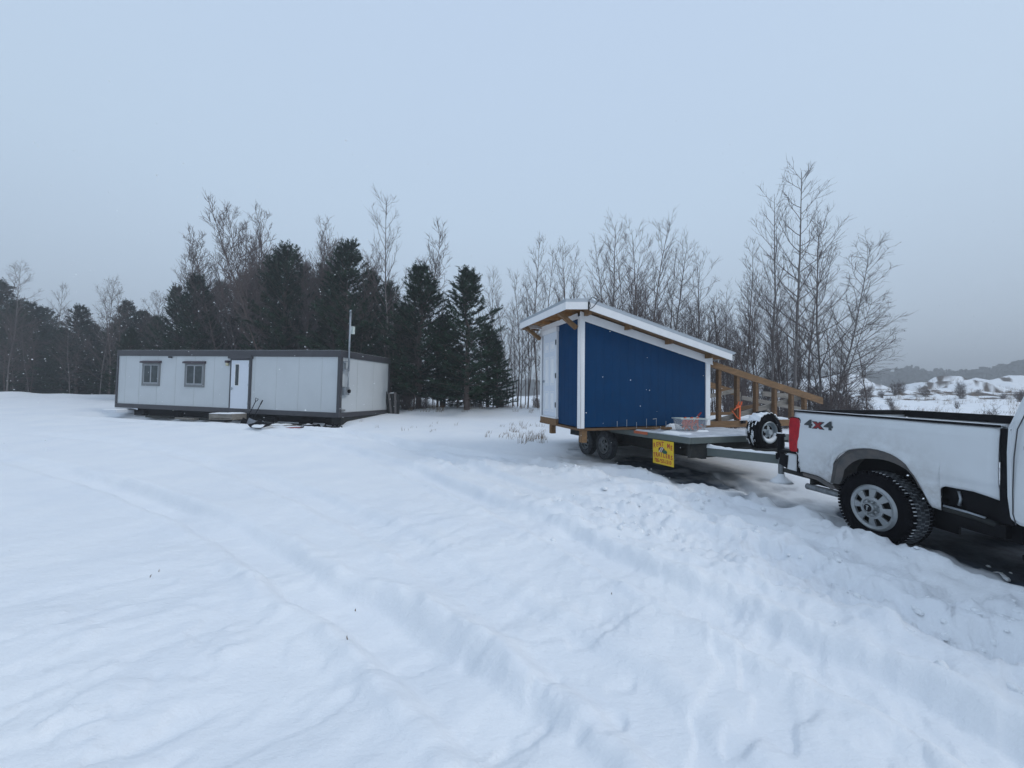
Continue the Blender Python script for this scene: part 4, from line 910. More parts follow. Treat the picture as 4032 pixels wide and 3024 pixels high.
    # wheels
    def wheel(x, sgn):
        tr = (lambda p: (x + p[0], p[1] + .0, p[2])) if sgn > 0 else (lambda p: (x + p[0], W - p[1], p[2]))
        ty = MB(); RR = .42
        ty.lathe([(.242, .035), (.25, .02), (.30, .002), (.34, -.006), (.375, .002), (.395, .012), (.405, .03), (.405, .25), (.39, .275), (.3, .28), (.242, .26), (.242, .035)], 72)
        for k in range(66):
            a = 2 * PI * k / 66
            mm = Matrix.Rotation(a, 4, 'Y'); ty.box(-.0125, .0125, .004, .06, .385, RR, mm)
            mm = Matrix.Rotation(a + .04, 4, 'Y'); ty.box(-.014, .014, .22, .272, .385, RR, mm)
            for q_, (y0, y1) in enumerate(((.068, .108), (.114, .156), (.162, .210))):
                if k == 0 and q_ == 0: tb = MB()
                mm = Matrix.Rotation(a + .03 * q_ + .015 * ((k * 7 + q_) % 3), 4, 'Y'); tb.box(-.016, .012, y0, y1, .395, RR - .001, mm)
        ty.v = [tr(p) for p in ty.v]; wo = ty.build('wheel', m_rubber, t)
        tb.v = [tr(p) for p in tb.v]; tb.build('tread', m_tread2, wo)
        # packed snow between the tread blocks
        sn = MB(); sn.lathe([(.412, .06), (.4165, .11), (.4165, .2), (.412, .262)], 90); sn.v = [tr(p) for p in sn.v]; sn.build('tread_snow', m_tsnow, wo)
        sn = MB(); rs = random.Random(5)
        for k in range(66):
            a = 2 * PI * (k + .5) / 66
            if rs.random() < .9: mm = Matrix.Rotation(a, 4, 'Y'); sn.box(-.006, .006, .030, .055, .405, .405 + rs.uniform(.009, .017), mm)
        sn.v = [tr(p) for p in sn.v]; sn.build('lug_snow', m_snow, wo)
        rm = MB(); rm.lathe([(.243, .06), (.243, .022), (.236, .014), (.228, .018), (.224, .032)], 72)
        k = 96; rads = [.224, .205, .19, .165, .14, .125, .10]; ys = [.032, .030, .028, .024, .020, .018, .016]; vs = []; fs = []
        for r_, y_ in zip(rads, ys):
            for j in range(k): a = 2 * PI * j / k; vs.append((r_ * math.cos(a), y_, r_ * math.sin(a)))
        for i in range(6):
            for j in range(k):
                ph = (j % 12) - 5.5
                hw = {1: 2.6, 2: 3.4, 3: 3.4, 4: 2.6}.get(i, 0)
                if i in (1, 2, 3, 4) and abs(ph) < hw: continue
                fs.append((i * k + j, (i + 1) * k + j, (i + 1) * k + (j + 1) % k, i * k + (j + 1) % k))
        rm.add(vs, fs); rm.v = [tr(p) for p in rm.v]; rm.build('rim', m_alloy, wo, smooth=False, solid=.022 if sgn > 0 else -.022)
        hb = MB(); hb.lathe([(.112, .03), (.112, .010), (.108, -.004), (.10, -.010), (.097, -.002), (.06, -.002)], 40); hb.lathe([(.065, .003), (.058, -.045), (.052, -.055), (.0, -.057)], 30)
        for j in range(8):
            a = 2 * PI * (j + .5) / 8; c = (.076 * math.cos(a), .076 * math.sin(a)); hb.tube([(c[0], .0, c[1]), (c[0], -.035, c[1])], .0115, 8)
        hb.v = [tr(p) for p in hb.v]; ho = hb.build('hub', m_alloy, wo, smooth=False)
        cp = MB(); cp.lathe([(.044, -.057), (.042, -.062), (0, -.063)], 24); cp.v = [tr(p) for p in cp.v]; cp.build('centre_cap', m_black, wo)
        cp = MB(); cp.box(-.006, .006, -.066, -.063, -.028, .028, Matrix.Rotation(.15, 4, 'Y')); cp.box(-.016, .016, -.0655, -.063, .018, .026, Matrix.Rotation(.15, 4, 'Y')); cp.v = [tr(p) for p in cp.v]; cp.build('cap_emblem', m_alloy, wo)
        dk = MB(); dk.lathe([(0, .10), (.24, .10), (.24, .11), (0, .11)], 30); dk.v = [tr(p) for p in dk.v]; dk.build('brake', m_dsteel, wo)
    for x in (0, 4.06):
        for sgn in (1, -1): wheel(x, sgn)
truck()

# ---------------------------------------------------------------- bare trees
def frame_for(d):
    ref = Vector((0, 0, 1)) if abs(d.z) < .9 else Vector((1, 0, 0)); a = d.cross(ref).normalized(); return a, d.cross(a)
def curve_up(p, d, L, n, upk, wob, rs):
    pts = [p.copy()]; d = d.copy(); st = L / n
    for i in range(n):
        d = (d + Vector((rs.gauss(0, wob), rs.gauss(0, wob), upk + rs.gauss(0, wob * .5)))).normalized(); p = p + d * st; pts.append(p.copy())
    return pts
def bare_mesh(seed, H=10., nprim=36, spread=.2, r0=.075, t0=.15, elev=42, secd=4.2, drop=0., leaves=0, twig=.0048, stems=1, upk=.16):
    rs = random.Random(seed); tk = MB(); cr_ = MB(); lf = []
    for st in range(stems):
        base_ = Vector((0, 0, -.3)); lean = Vector((rs.gauss(0, .02), rs.gauss(0, .02), 1)) if stems == 1 else Vector((rs.uniform(-.35, .35), rs.uniform(-.35, .35), 1))
        Hs = H * (1 if st == 0 else rs.uniform(.6, .95)); n = 16; pts = [base_]; d = lean.normalized(); wobx = rs.uniform(0, 6)
        for i in range(n):
            d = (d + Vector((rs.gauss(0, .03), rs.gauss(0, .03), .06))).normalized(); pts.append(pts[-1] + d * (Hs + .3) / n / max(.9, d.z))
        rad = [r0 / (stems ** .5) * (1 - i / n) ** .85 + .007 for i in range(n + 1)]
        tk.tube(pts, rad, 7, cap=False); az = rs.uniform(0, 6.3)
        for k in range(int(nprim / (stems ** .6))):
            t = t0 + (1 - t0) * (k + rs.random()) / (nprim / (stems ** .6)); t = min(t, .97)
            fi = t * n; i = min(int(fi), n - 1); p = pts[i].lerp(pts[i + 1], fi - i); r_ = rad[i] * (1 - (fi - i)) + rad[i + 1] * (fi - i)
            az += 2.4 + rs.gauss(0, .4); el = R(elev + rs.gauss(0, 8) + 15 * t)
            L = Hs * spread * (1.15 - t) ** .75 * rs.uniform(.65, 1.2) + .25
            if t < t0 + .12: L *= .6
            d = Vector((math.cos(az) * math.cos(el), math.sin(az) * math.cos(el), math.sin(el)))
            nb = 6; bp = curve_up(p, d, L, nb, upk - drop * .1, .085, rs); rb = min(r_ * .5, .005 + L * .011)
            cr_.tube(bp, [rb * (1 - .8 * j / nb) + .003 for j in range(nb + 1)], 4, cap=False)
            for s_ in range(int(2 + L * secd)):
                f = rs.uniform(.2, 1.0) * nb; j = min(int(f), nb - 1); q = bp[j].lerp(bp[j + 1], f - j); dd = (bp[j + 1] - bp[j]).normalized(); a, b_ = frame_for(dd); an = rs.uniform(0, 6.3); sp_ = rs.uniform(.5, .95)
                d2 = (dd + (a * math.cos(an) + b_ * math.sin(an)) * sp_).normalized(); L2 = L * .36 * (1.2 - f / nb) * rs.uniform(.6, 1.3) + .14
                p2 = curve_up(q, d2, L2, 3, .14 - drop, .07, rs); cr_.tube(p2, [twig * 1.6, twig * 1.25, twig, twig * .6], 3, cap=False)
                for u_ in range(int(1 + L2 * 5)):
                    g_ = rs.uniform(.25, 1) * 3; j2 = min(int(g_), 2); q2 = p2[j2].lerp(p2[j2 + 1], g_ - j2); d3 = (p2[j2 + 1] - p2[j2]).normalized(); a3, b3 = frame_for(d3); an = rs.uniform(0, 6.3)
                    d4 = (d3 + (a3 * math.cos(an) + b3 * math.sin(an)) * .7 + Vector((0, 0, .2 - drop * 2))).normalized(); L3 = rs.uniform(.12, .34)
                    cr_.tube([q2, q2 + d4 * L3], [twig * .9, twig * .5], 3, cap=False)
                    if leaves and rs.random() < leaves: lf.append(q2 + d4 * L3 * rs.random())
    lb = MB()
    for p in lf:
        s_ = rs.uniform(.03, .05); a = Vector((rs.gauss(0, 1), rs.gauss(0, 1), rs.gauss(0, 1))).normalized(); b_ = a.orthogonal().normalized(); lb.add([p, p + a * s_, p + a * s_ + b_ * s_ * .7, p + b_ * s_ * .7], [(0, 1, 2, 3)])
    return tk, cr_, lb
CACHE = {}
def bare_proto(key, **kw):
    tk, cr_, lb = bare_mesh(**kw); CACHE[key] = (tk, cr_, lb, kw.get('H', 10.))
def mk(name, mbs, m):
    me = bpy.data.meshes.new(name); me.from_pydata(mbs.v, [], mbs.f); me.materials.append(m); me.update(); return me
protos = {
 'pop1': dict(seed=1, nprim=34, spread=.25, r0=.055, t0=.2, elev=30, upk=.12, secd=3.6), 'pop2': dict(seed=2, nprim=36, spread=.26, r0=.06, t0=.22, elev=26, upk=.12, secd=3.6), 'pop3': dict(seed=3, nprim=40, spread=.29, r0=.05, t0=.15, elev=26, leaves=.015, upk=.11, secd=3.4),
 'slim1': dict(seed=4, nprim=30, spread=.22, r0=.045, t0=.25, elev=36, upk=.13), 'slim2': dict(seed=5, nprim=32, spread=.26, r0=.05, t0=.3, elev=34, upk=.13), 'slim3': dict(seed=6, nprim=26, spread=.19, r0=.038, t0=.35, elev=36),
 'bush1': dict(seed=7, nprim=54, spread=.30, r0=.065, t0=.15, stems=3, secd=4.0, elev=34, upk=.14), 'bush2': dict(seed=8, nprim=60, spread=.32, r0=.065, t0=.12, stems=4, secd=3.8, elev=34, upk=.14),
 'birch': dict(seed=9, nprim=46, spread=.28, r0=.04, t0=.15, elev=34, drop=.16, secd=4.6, leaves=.03, upk=.08),
 'far1': dict(seed=31, nprim=46, spread=.22, r0=.06, t0=.3, elev=38, twig=.008, secd=4.2, upk=.14), 'far2': dict(seed=32, nprim=56, spread=.24, r0=.06, t0=.3, elev=38, twig=.008, stems=2, secd=4.2, upk=.14),
 'leafy': dict(seed=10, nprim=46, spread=.30, r0=.05, t0=.3, leaves=.55, secd=4.2, elev=30),
}
MESH = {}
for k_, v_ in protos.items():
    tk, cr_, lb = bare_mesh(**v_)
    bk = m_bark if k_.startswith('pop') or k_ == 'birch' else m_bark2
    MESH[k_] = (mk('trunk', tk, bk), mk('crown', cr_, m_twig), mk('leaves', lb, m_leaf) if lb.v else None)
rs = random.Random(77)
def where(x, y):
    p = 512 + 391 * x / y
    for lim, t_ in ((22, 'at the left edge'), (50, 'slightly in from the left edge'), (84, 'between the left edge and the office'), (118, 'just left of the left end of the office'), (138, 'above the left end of the office'), (162, 'above the left office window'), (181, 'between the two office windows'), (206, 'above the right office window'), (226, 'between the right office window and the door'), (252, 'above the office door'),
      (275, 'just right of the office door'), (305, 'above the shovels and the blank office wall'), (335, 'above the right part of the office front'), (358, 'around the service mast'), (388, 'above the end wall of the office'), (410, 'just right of the end wall of the office'), (438, 'around the left separate pine'), (455, 'between the two separate pines'), (480, 'around the right separate pine'), (500, 'right of the right separate pine'), (522, 'halfway from the right separate pine to the shed'), (545, 'just left of the shed door'),
      (580, 'above the high corner of the shed'), (615, 'above the upper third of the shed roof'), (650, 'above the middle of the shed roof'), (690, 'above the lower third of the shed roof'), (730, 'above the low end of the shed roof'), (760, 'behind the first timber frame posts'), (790, 'behind the last timber frame posts'), (815, 'behind the low tip of the timber frame'), (850, 'behind the tail of the truck bed'), (885, 'behind the middle of the truck bed'), (930, 'beyond the front half of the truck bed'), (2000, 'beyond the truck cab')):
        if p < lim: return t_
def sized(o, kind, x, y, h):
    a = h / y; s_ = 'low' if a < .16 else 'middling' if a < .27 else 'tall' if a < .42 else 'very tall'
    return '%s %s %s' % (s_, kind, where(x, y))
def tree(name, kind, x, y, h, lean, label, cat, group, sxy=1.0, H=10., rot=None):
    hh = h / H * (.93 if kind[:4] in ('pop1', 'pop2', 'pop3', 'slim', 'bush', 'birc', 'leaf', 'far1', 'far2') else 1); m = Matrix.Translation((x, y, gz(x, y) - .05)) @ Matrix.Rotation(math.atan2(lean, h), 4, 'Y') @ Matrix.Rotation(rs.uniform(0, 6.3) if rot is None else rot, 4, 'Z') @ Matrix.Diagonal((hh * sxy, hh * sxy, hh, 1))
    if label.startswith('@'):
        d_ = {'bark': 'bare', 'leafy': 'brown leaved', 'far2': 'forked bare', 'far1': 'narrow bare', 'bush1': 'several stemmed bare', 'bush2': 'several stemmed bare', 'birch': 'drooping bare', 'pop3': 'spreading bare', 'pop1': 'straight bare', 'pop2': 'straight bare'}.get(kind, 'slender bare' if kind[0] == 's' else '')
        label = sized(None, (d_ + ' ' if label[1:] == 'tree' else '') + label[1:], x, y, h)
    o = empty(name, m, label, cat, group); tr_, cw, lv = MESH[kind]
    for nm, me in (('trunk', tr_), ('crown', cw), ('leaves', lv)):
        if me is None: continue
        c = bpy.data.objects.new(nm, me); COL.objects.link(c); c.parent = o
    return o
BARE = [(-43.9,34,12.2,-0.4),(-46.2,40,12.1,-0.5),(-43.2,35,6.9,-0.4),(-35.8,34,10.9,0.1),(-38.4,34,8.0,-0.0),(-23.9,29,13.2,0.3),(-23.1,30,13.5,0.1),(-20.3,28,13.9,-0.2),(-21.0,30,14.2,-0.2),(-18.7,28,12.4,0.0),(-16.5,27,14.0,-0.9),(-15.3,25.5,13.6,-0.5),(-15.8,28,11.2,0.0),(-13.3,25,9.4,0.1),(-13.9,29,12.8,0.1),(-11.2,25,10.8,-0.5),(-7.5,24,13.7,-0.2),(-10.1,27,12.0,-0.1),(-9.5,24,9.1,0.2),(-7.5,26,12.3,0.0),
(-1.2,25,9.2,-0.1),(-0.2,23,7.8,-0.0),(0.4,26,9.4,-0.0),(0.9,22,7.8,-0.1),(1.4,21,10.1,-0.1),(2.2,24,10.4,0.0),(2.7,21,9.6,0.1),(3.7,23,10.2,0.1),
(4.4,19,8.9,-0.2),(4.9,19,9.9,-0.1),(5.7,18,9.2,-0.5),(5.8,20,9.5,0.7),(6.5,19,10.3,0.4),(6.4,18,9.8,0.7),(7.5,19,9.1,0.7),(8.4,20,8.8,0.8),(9.2,19,8.5,0.4),(9.7,18,6.8,0.1),(10.0,17,8.0,0.0),(10.9,16.5,10.7,-0.1),(11.6,16,11.2,0.7),(12.9,16.5,9.7,0.8),(13.0,16,8.1,1.3),(12.7,15.5,6.0,2.0),(13.4,19,7.8,-0.1),(12.5,20,7.1,0.0),(14.4,19,8.7,0.5)]
SPECIAL = {16: ('pop1', 'tallest bare poplar standing above the pines right of the office mast', .9), 10: ('far1', 'tall bare tree rising above the office door', 1.0), 40: ('pop2', 'tallest bare poplar on the right, behind the timber frame', .95), 39: ('pop1', 'tall bare poplar just left of the tallest right hand one', .8),
  41: ('pop3', 'broad bare poplar just right of the tallest one', 1.0), 43: ('birch', 'drooping birch at the right edge of the thicket above the truck bed', 1.2), 24: ('slim1', 'tall slender bare tree just left of the blue shed roof', 1.0), 3: ('birch', 'bare pale birch before the dark conifers left of the office', 1.0), 0: ('birch', 'bare birch at the far left edge of the woods', 1.0), 38: ('slim3', 'thin bare tree left of the tall right hand poplars', 1.0), 42: ('birch', 'leaning birch beside the drooping one on the right', 1.1)}
for i, (x, y, h, l) in enumerate(BARE):
    if i in SPECIAL: kd, lb, s_ = SPECIAL[i]; tree('bare_tree', kd, x, y, h, l, lb, 'tree', 'bare trees along the edge of the woods', s_); continue
    if i < 5: kd, lb = ['birch', 'slim1'][i % 2], '@tree'
    elif i < 20: kd, lb = ['far1', 'far2', 'far2', 'far1', 'far2'][i % 5], '@tree'
    elif i < 28: kd, lb = ['slim3', 'slim1', 'slim2'][i % 3], '@tree'
    elif i < 38: kd, lb = ['bush1', 'pop3', 'bush2', 'slim2', 'pop2'][i % 5], '@tree'
    else: kd, lb = ['pop3', 'slim1', 'bush1'][i % 3], '@tree'
    tree('bare_tree', kd, x, y, h, l, lb, 'tree', 'bare trees along the edge of the woods', 1.0)
tree('bare_tree', 'leafy', -28.5, 31, 9.0, -.8, 'tree with a few brown leaves left, behind the left half of the office', 'tree', 'bare trees along the edge of the woods', 1.2)
tree('bare_tree', 'leafy', -26.3, 31.5, 11.0, -.3, 'taller brown leaved tree behind the left half of the office', 'tree', 'bare trees along the edge of the woods', 1.0)
for i in range(12):
    x = rs.uniform(-48, -29); tree('bare_tree', rs.choice(['birch', 'slim1', 'slim2']), x, rs.uniform(33, 35.5), rs.uniform(6.5, 9.8), rs.uniform(-.5, .5), '@tree', 'tree', 'bare trees along the edge of the woods')
# extra trunks filling the stand
for i in range(26):
    x = rs.uniform(-25, -8.5); y = rs.uniform(28.5, 34)
    if y < 26 and x < -20: x += 8
    tree('bare_tree', rs.choice(['far1', 'far2', 'slim2', 'bush1']), x, y, rs.uniform(.30, .42) * y, rs.uniform(-.7, .7), '@tree', 'tree', 'bare trees along the edge of the woods')
for i in range(16):
    x = rs.uniform(4.5, 14); y = rs.uniform(18, 26); tree('bare_tree', rs.choice(['slim1', 'slim2', 'bush1', 'pop3']), x, y, rs.uniform(5.5, 8.3), rs.uniform(-.5, .8), '@tree' if x > 9 else '@tree', 'tree', 'bare trees along the edge of the woods')

# saplings and brush
for k_, v_ in {'sap1': dict(seed=21, H=5., nprim=16, spread=.16, r0=.028, t0=.3, secd=3), 'sap2': dict(seed=22, H=5., nprim=14, spread=.14, r0=.024, t0=.4, secd=3), 'sap3': dict(seed=23, H=5., nprim=20, spread=.2, r0=.03, t0=.2, secd=3.2),
              'brush1': dict(seed=24, H=2.2, nprim=40, spread=.32, r0=.04, t0=.05, stems=7, secd=4.5, elev=30, leaves=.06), 'brush2': dict(seed=25, H=2.2, nprim=46, spread=.36, r0=.04, t0=.05, stems=8, secd=5, elev=22, leaves=.02)}.items():
    tk, cr_, lb = bare_mesh(**v_)
    MESH[k_] = (mk('trunk', tk, m_bark2), mk('crown', cr_, m_twig), mk('leaves', lb, m_leaf) if lb.v else None)
def saps(n, x0, x1, y0, y1, h0, h1, label, kinds=('sap1', 'sap2', 'sap3')):
    for i in range(n):
        x = rs.uniform(x0, x1); y = rs.uniform(y0, y1); tree('sapling', rs.choice(kinds), x, y, rs.uniform(h0, h1), rs.uniform(-.4, .4), label, 'sapling', 'bare saplings in the thicket', H=5.)
saps(44, -6.8, 2.5, 20.5, 28, 3.0, 6.5, '@thin bare sapling')
saps(26, 2.0, 5.2, 20, 27, 3.5, 7.0, '@thin bare sapling')
saps(60, 5.5, 15.2, 15.5, 24, 2.6, 5.8, '@thin bare sapling')
def brush(n, x0, x1, y0, y1, h0, h1, label):
    for i in range(n):
        x = rs.uniform(x0, x1); y = rs.uniform(y0, y1)
        if x < 0 and y < 19: continue
        tree('leafless_shrub', rs.choice(('brush1', 'brush2')), x, y, rs.uniform(h0, h1), rs.uniform(-.3, .3), label, 'shrub', 'leafless shrubs in the thicket', H=2.2, sxy=rs.uniform(.9, 1.5))
brush(26, 7.0, 15.2, 14.5, 20, .9, 2.0, '@tangled leafless shrub')
brush(16, -6, 5, 20.8, 25, .6, 1.4, '@tangled leafless shrub')
brush(46, 15, 50, 15, 48, .5, 1.3, '@tangled leafless shrub')

# ---------------------------------------------------------------- pines
def pine_mesh(seed, H=8., rad=1.9, whorl=.36, nb=6, shootd=5.5, nneed=20, needle=.11, t0=.1, top=1.2, el0=8, el1=58, nw=.013, pw=.8):
    rs = random.Random(seed); nr = np.random.RandomState(seed); tk = MB(); br = MB(); SP = []; SD = []; SL = []
    n = 10; pts = [Vector((rs.gauss(0, .02) * i * .3, rs.gauss(0, .02) * i * .3, -.3 + (H + .3) * i / n)) for i in range(n + 1)]
    tk.tube(pts, [.10 * (1 - i / n) + .012 for i in range(n + 1)], 8, cap=False)
    SP.append(pts[-2]); SD.append(Vector((0, 0, 1))); SL.append((pts[-1] - pts[-2]).length * .8)
    for q_ in range(4): SP.append(pts[-1] - Vector((0, 0, .15 + .1 * q_))); SD.append(Vector((math.cos(q_ * 1.6) * .5, math.sin(q_ * 1.6) * .5, 1)).normalized()); SL.append(.42)
    z = H * t0
    while z < H - .12:
        t = z / H; fi = (z + .3) / (H + .3) * n; i = min(int(fi), n - 1); c = pts[i].lerp(pts[i + 1], fi - i)
        R_ = rad * min(1, ((1 - t) * top + .02)) ** pw * (.75 + .25 * min(1, t / .25)); a0 = rs.uniform(0, 6.3)
        for k in range(nb):
            az = a0 + 2 * PI * k / nb + rs.gauss(0, .2); el = R(el0 + (el1 - el0) * t ** 1.3 + rs.gauss(0, 6)); L = max(.22, R_ * rs.uniform(.7, 1.15) / math.cos(el) * .85)
            d = Vector((math.cos(az) * math.cos(el), math.sin(az) * math.cos(el), math.sin(el)))
            m_ = 5; bp = curve_up(c, d, L, m_, .055 if t > .3 else .02, .04, rs); br.tube(bp, [.018 * (1 - j / m_) * min(1, L) + .005 for j in range(m_ + 1)], 4, cap=False)
            SP.append(bp[-2]); SD.append((bp[-1] - bp[-2]).normalized() * .6 + Vector((0, 0, .4))); SL.append(rs.uniform(.22, .36) * (1.35 if t > .5 else 1)); SD[-1] = SD[-1] + Vector((0, 0, .9 * t))
            for s_ in range(int(2 + L * shootd)):
                f = (.08 + .92 * rs.random() ** .8) * m_; j = min(int(f), m_ - 1); q = bp[j].lerp(bp[j + 1], f - j); dd = (bp[j + 1] - bp[j]).normalized(); a, b_ = frame_for(dd)
                sg = rs.choice((-1, 1)); d2 = (dd * .8 + a * sg * rs.uniform(.3, 1) + Vector((0, 0, rs.uniform(-.05, .5)))).normalized(); l2 = rs.uniform(.16, .42) * (1 if L > .5 else .7)
                SP.append(q); SD.append(d2); SL.append(l2)
                if l2 > .3: br.tube([q, q + d2 * l2 * .7], [.006, .004], 3, cap=False)
        z += whorl * rs.uniform(.8, 1.2) * (.75 if t > .7 else 1)
    P = np.array([tuple(p) for p in SP]); D = np.array([tuple(d.normalized()) for d in SD]); Ls = np.array(SL); N = len(P)
    ref = np.where(np.abs(D[:, 2:3]) < .9, np.array([[0, 0, 1.]]), np.array([[1., 0, 0]])); A = np.cross(D, ref); A /= np.linalg.norm(A, axis=1, keepdims=True); Bv = np.cross(D, A)
    k = nneed; u = nr.rand(N, k); an = nr.rand(N, k) * 2 * PI
    rad_ = A[:, None] * np.cos(an)[..., None] + Bv[:, None] * np.sin(an)[..., None]
    o = P[:, None] + D[:, None] * (u * Ls[:, None])[..., None]
    dirn = D[:, None] * .75 + rad_; dirn /= np.linalg.norm(dirn, axis=2, keepdims=True); ln = needle * (.7 + .6 * nr.rand(N, k))
    tip = o + dirn * ln[..., None]; sd_ = np.cross(dirn, D[:, None]); sd_ /= np.linalg.norm(sd_, axis=2, keepdims=True) + 1e-9
    w_ = nw * (.6 + .8 * nr.rand(N, k)); v0 = o + sd_ * w_[..., None]; v1 = o - sd_ * w_[..., None]
    V = np.stack([v0, v1, tip], 2).reshape(-1, 3); F = np.arange(len(V)).reshape(-1, 3)
    nm = MB(); nm.v = V.tolist(); nm.f = F.tolist()
    tk.add(br.v, br.f)
    return tk, nm
for k_, v_, mm in (('pine1', dict(seed=1, rad=2.1, shootd=10, nneed=24, nw=.016), m_needle), ('pine2', dict(seed=2, rad=1.9, nb=6, shootd=10, nneed=24, nw=.016), m_needle), ('pine3', dict(seed=3, rad=2.2, nb=6, shootd=10, nneed=24, nw=.016, pw=.7), m_needle),
                  ('fir1', dict(seed=5, H=9., rad=2.2, nb=7, shootd=5, nneed=18, needle=.13, nw=.024, el0=-5, el1=45, t0=.03, top=1.5), m_needle2), ('fir2', dict(seed=6, H=9., rad=2.4, nb=8, shootd=5, nneed=16, needle=.14, nw=.026, el0=-8, el1=40, t0=.03, top=1.9), m_needle2)):
    tk, nm = pine_mesh(**v_); MESH[k_] = (mk('trunk', tk, m_bark2), mk('crown', nm, mm), None)
CONF = [(-49.6,36,10.9),(-50.6,38,12.2),(-46.0,36,10.5),(-45.8,37,9.7),(-46.4,39,7.6),(-41.5,36,7.5),(-40.1,36,9.2),(-40.7,38,7.5),(-37.1,36,7.5),(-36.6,37,9.9),(-34.3,36,8.6),(-31.0,34,8.5),(-56.8,44,11.1),(-54.1,45,10.9),(-48.2,44,10.1),(-46.6,46,10.0),(-39.0,42,9.2),(-57.5,40,11.1),(-62.9,42,13.1)]
PINE = [(-26.8,31,8.8),(-23.5,29,9.2),(-24.8,33,9.5),(-23.6,34,10.6),(-18.8,30,11.0),(-15.2,26,10.2),(-15.6,29,10.0),(-15.2,31,10.7),(-10.2,24,9.8),(-12.6,27,8.1),(-9.4,26,8.8),(-8.6,27,8.1),(-5.0,21,7.7),(-2.3,20,7.4),(-4.3,24,5.4),(-0.8,21,3.6),(-7.0,25,5.6),(-23.7,36,9.4),(-29.5,38,9.4),(-12.7,33,8.8),(-3.9,22.5,5.2),(-1.4,22.5,4.8),(-6.2,22.5,6.0),(-2.9,21,3.4)]
PL = {12: 'left one of the two separate pines right of the office', 13: 'right one of the two separate pines between the office and the shed', 15: 'smallest low pine right of the two separate pines', 8: 'tall candle tipped pine behind the office service mast', 5: 'tall dark pine behind the right half of the office', 1: 'dark pine behind the office between its two windows and door'}
for i, (x, y, h) in enumerate(PINE):
    kd = ['pine1', 'pine2', 'pine3'][i % 3]; s_ = 1.0 if i not in (5, 8, 1, 4) else 1.15
    tree('pine_tree', kd, x, y, h, 0, PL.get(i, '@green pine'), 'tree', 'pines behind the office', s_ * (1.5 if h < 4 else 1.6 if i in (12, 13, 14, 20, 21, 22) else 1.12), H=8.)
for i in range(11):
    x = -28 + i * 1.9 + rs.uniform(-.5, .5); tree('pine_tree', rs.choice(['pine1', 'pine3', 'fir1']), x, rs.uniform(29, 35), rs.uniform(5.2, 7.2), 0, '@green pine', 'tree', 'pines behind the office', 1.25, H=8.)
for i, (x, y, h) in enumerate(CONF):
    tree('conifer_tree', ['fir1', 'fir2', 'pine3'][i % 3], x, y, h * .9, 0, '@dark conifer' + (' in the front row' if y < 37.4 else ' in the back row'), 'tree', 'dark conifers left of the office', 1.3, H=9.)
for i in range(34):
    x = -66 + i * 1.18 + rs.uniform(-.6, .6); tree('conifer_tree', rs.choice(['fir1', 'fir2', 'fir2']), x, rs.uniform(37.5, 42), rs.uniform(5.0, 7.0), 0, '@dark conifer in the back row', 'tree', 'dark conifers left of the office', 1.45, H=9.)

# ---------------------------------------------------------------- far woods, grass, falling snow
def far_woods():
    nr = np.random.RandomState(3); V = []; n = 0
    for i in range(1300):
        a = R(nr.uniform(-75, 68)); d = nr.uniform(290, 340); x = d * math.sin(a); y = d * math.cos(a)
        if y < 40: continue
        h = nr.uniform(8, 11) * (1 + .12 * math.sin(a * 23) + .2 * math.sin(a * 41 + 1)); w_ = nr.uniform(7, 12); k = 90
        u = nr.rand(k); an = nr.rand(k) * 6.28; rr = w_ * .5 * np.sqrt(nr.rand(k)) * (1.1 - u) ** .5
        c = np.stack([x + rr * np.cos(an), y + rr * np.sin(an), gz(x, y) + u * h], 1)
        a1 = nr.randn(k, 3); a1 /= np.linalg.norm(a1, axis=1, keepdims=True); a2 = np.cross(a1, nr.randn(k, 3)); a2 /= np.linalg.norm(a2, axis=1, keepdims=True); s_ = 1.1
        V.append(np.stack([c - a1 * s_, c + a2 * s_, c + a1 * s_, c - a2 * s_], 1).reshape(-1, 3))
    V = np.concatenate(V); b = MB(); b.v = V.tolist(); b.f = np.arange(len(V)).reshape(-1, 4).tolist()
    tag(b.build('far_woods', m_far), 'hazy grey wood along the horizon beyond the field', 'woods', kind='stuff')
far_woods()
def grass():
    b = MB(); r = random.Random(12)
    def tuft(x, y, h, n):
        z = gs(x, y) - .02
        for i in range(n):
            a = r.uniform(0, 6.3); l = h * r.uniform(.5, 1); o = Vector((x + r.gauss(0, .08), y + r.gauss(0, .08), z)); d = Vector((math.cos(a) * .35 + .12, math.sin(a) * .35, 1)).normalized(); p = o + d * l * .6; q = p + (d + Vector((.35, 0, -.2))).normalized() * l * .4; w_ = .005
            b.add([(o.x - w_, o.y, o.z), (o.x + w_, o.y, o.z), (p.x + w_ * .7, p.y, p.z), (p.x - w_ * .7, p.y, p.z), tuple(q)], [(0, 1, 2, 3), (3, 2, 4)])
    for i in range(22): tuft(r.uniform(-1.0, 1.2), r.uniform(12.5, 16), r.uniform(.15, .35), 7)
    for i in range(8): tuft(r.uniform(.2, 1.0), r.uniform(11.8, 13), r.uniform(.3, .5), 12)
    for i in range(60): tuft(r.uniform(-7, 3), r.uniform(19.5, 22), r.uniform(.2, .5), 10)
    for i in range(10): tuft(r.uniform(-6.5, -2), r.uniform(13.5, 16.5), r.uniform(.12, .25), 4)
    for i in range(900):
        y = 12 + 48 * r.random() ** .8; x = r.uniform(.72, 1.45) * y
        if vn(np.array(x / 4), np.array(y / 3), 7) < .42: continue
        tuft(x, y, r.uniform(.2, .8), 11)
    for x, y in ((-5.24, 4.14), (-3.3, 3.6), (.85, 3.22), (-1.23, 2.79)): tuft(x, y, .05, 2)
    tag(b.build('dry_grass', m_grass), 'dry grass stalks poking through the snow', 'grass', kind='stuff')
grass()
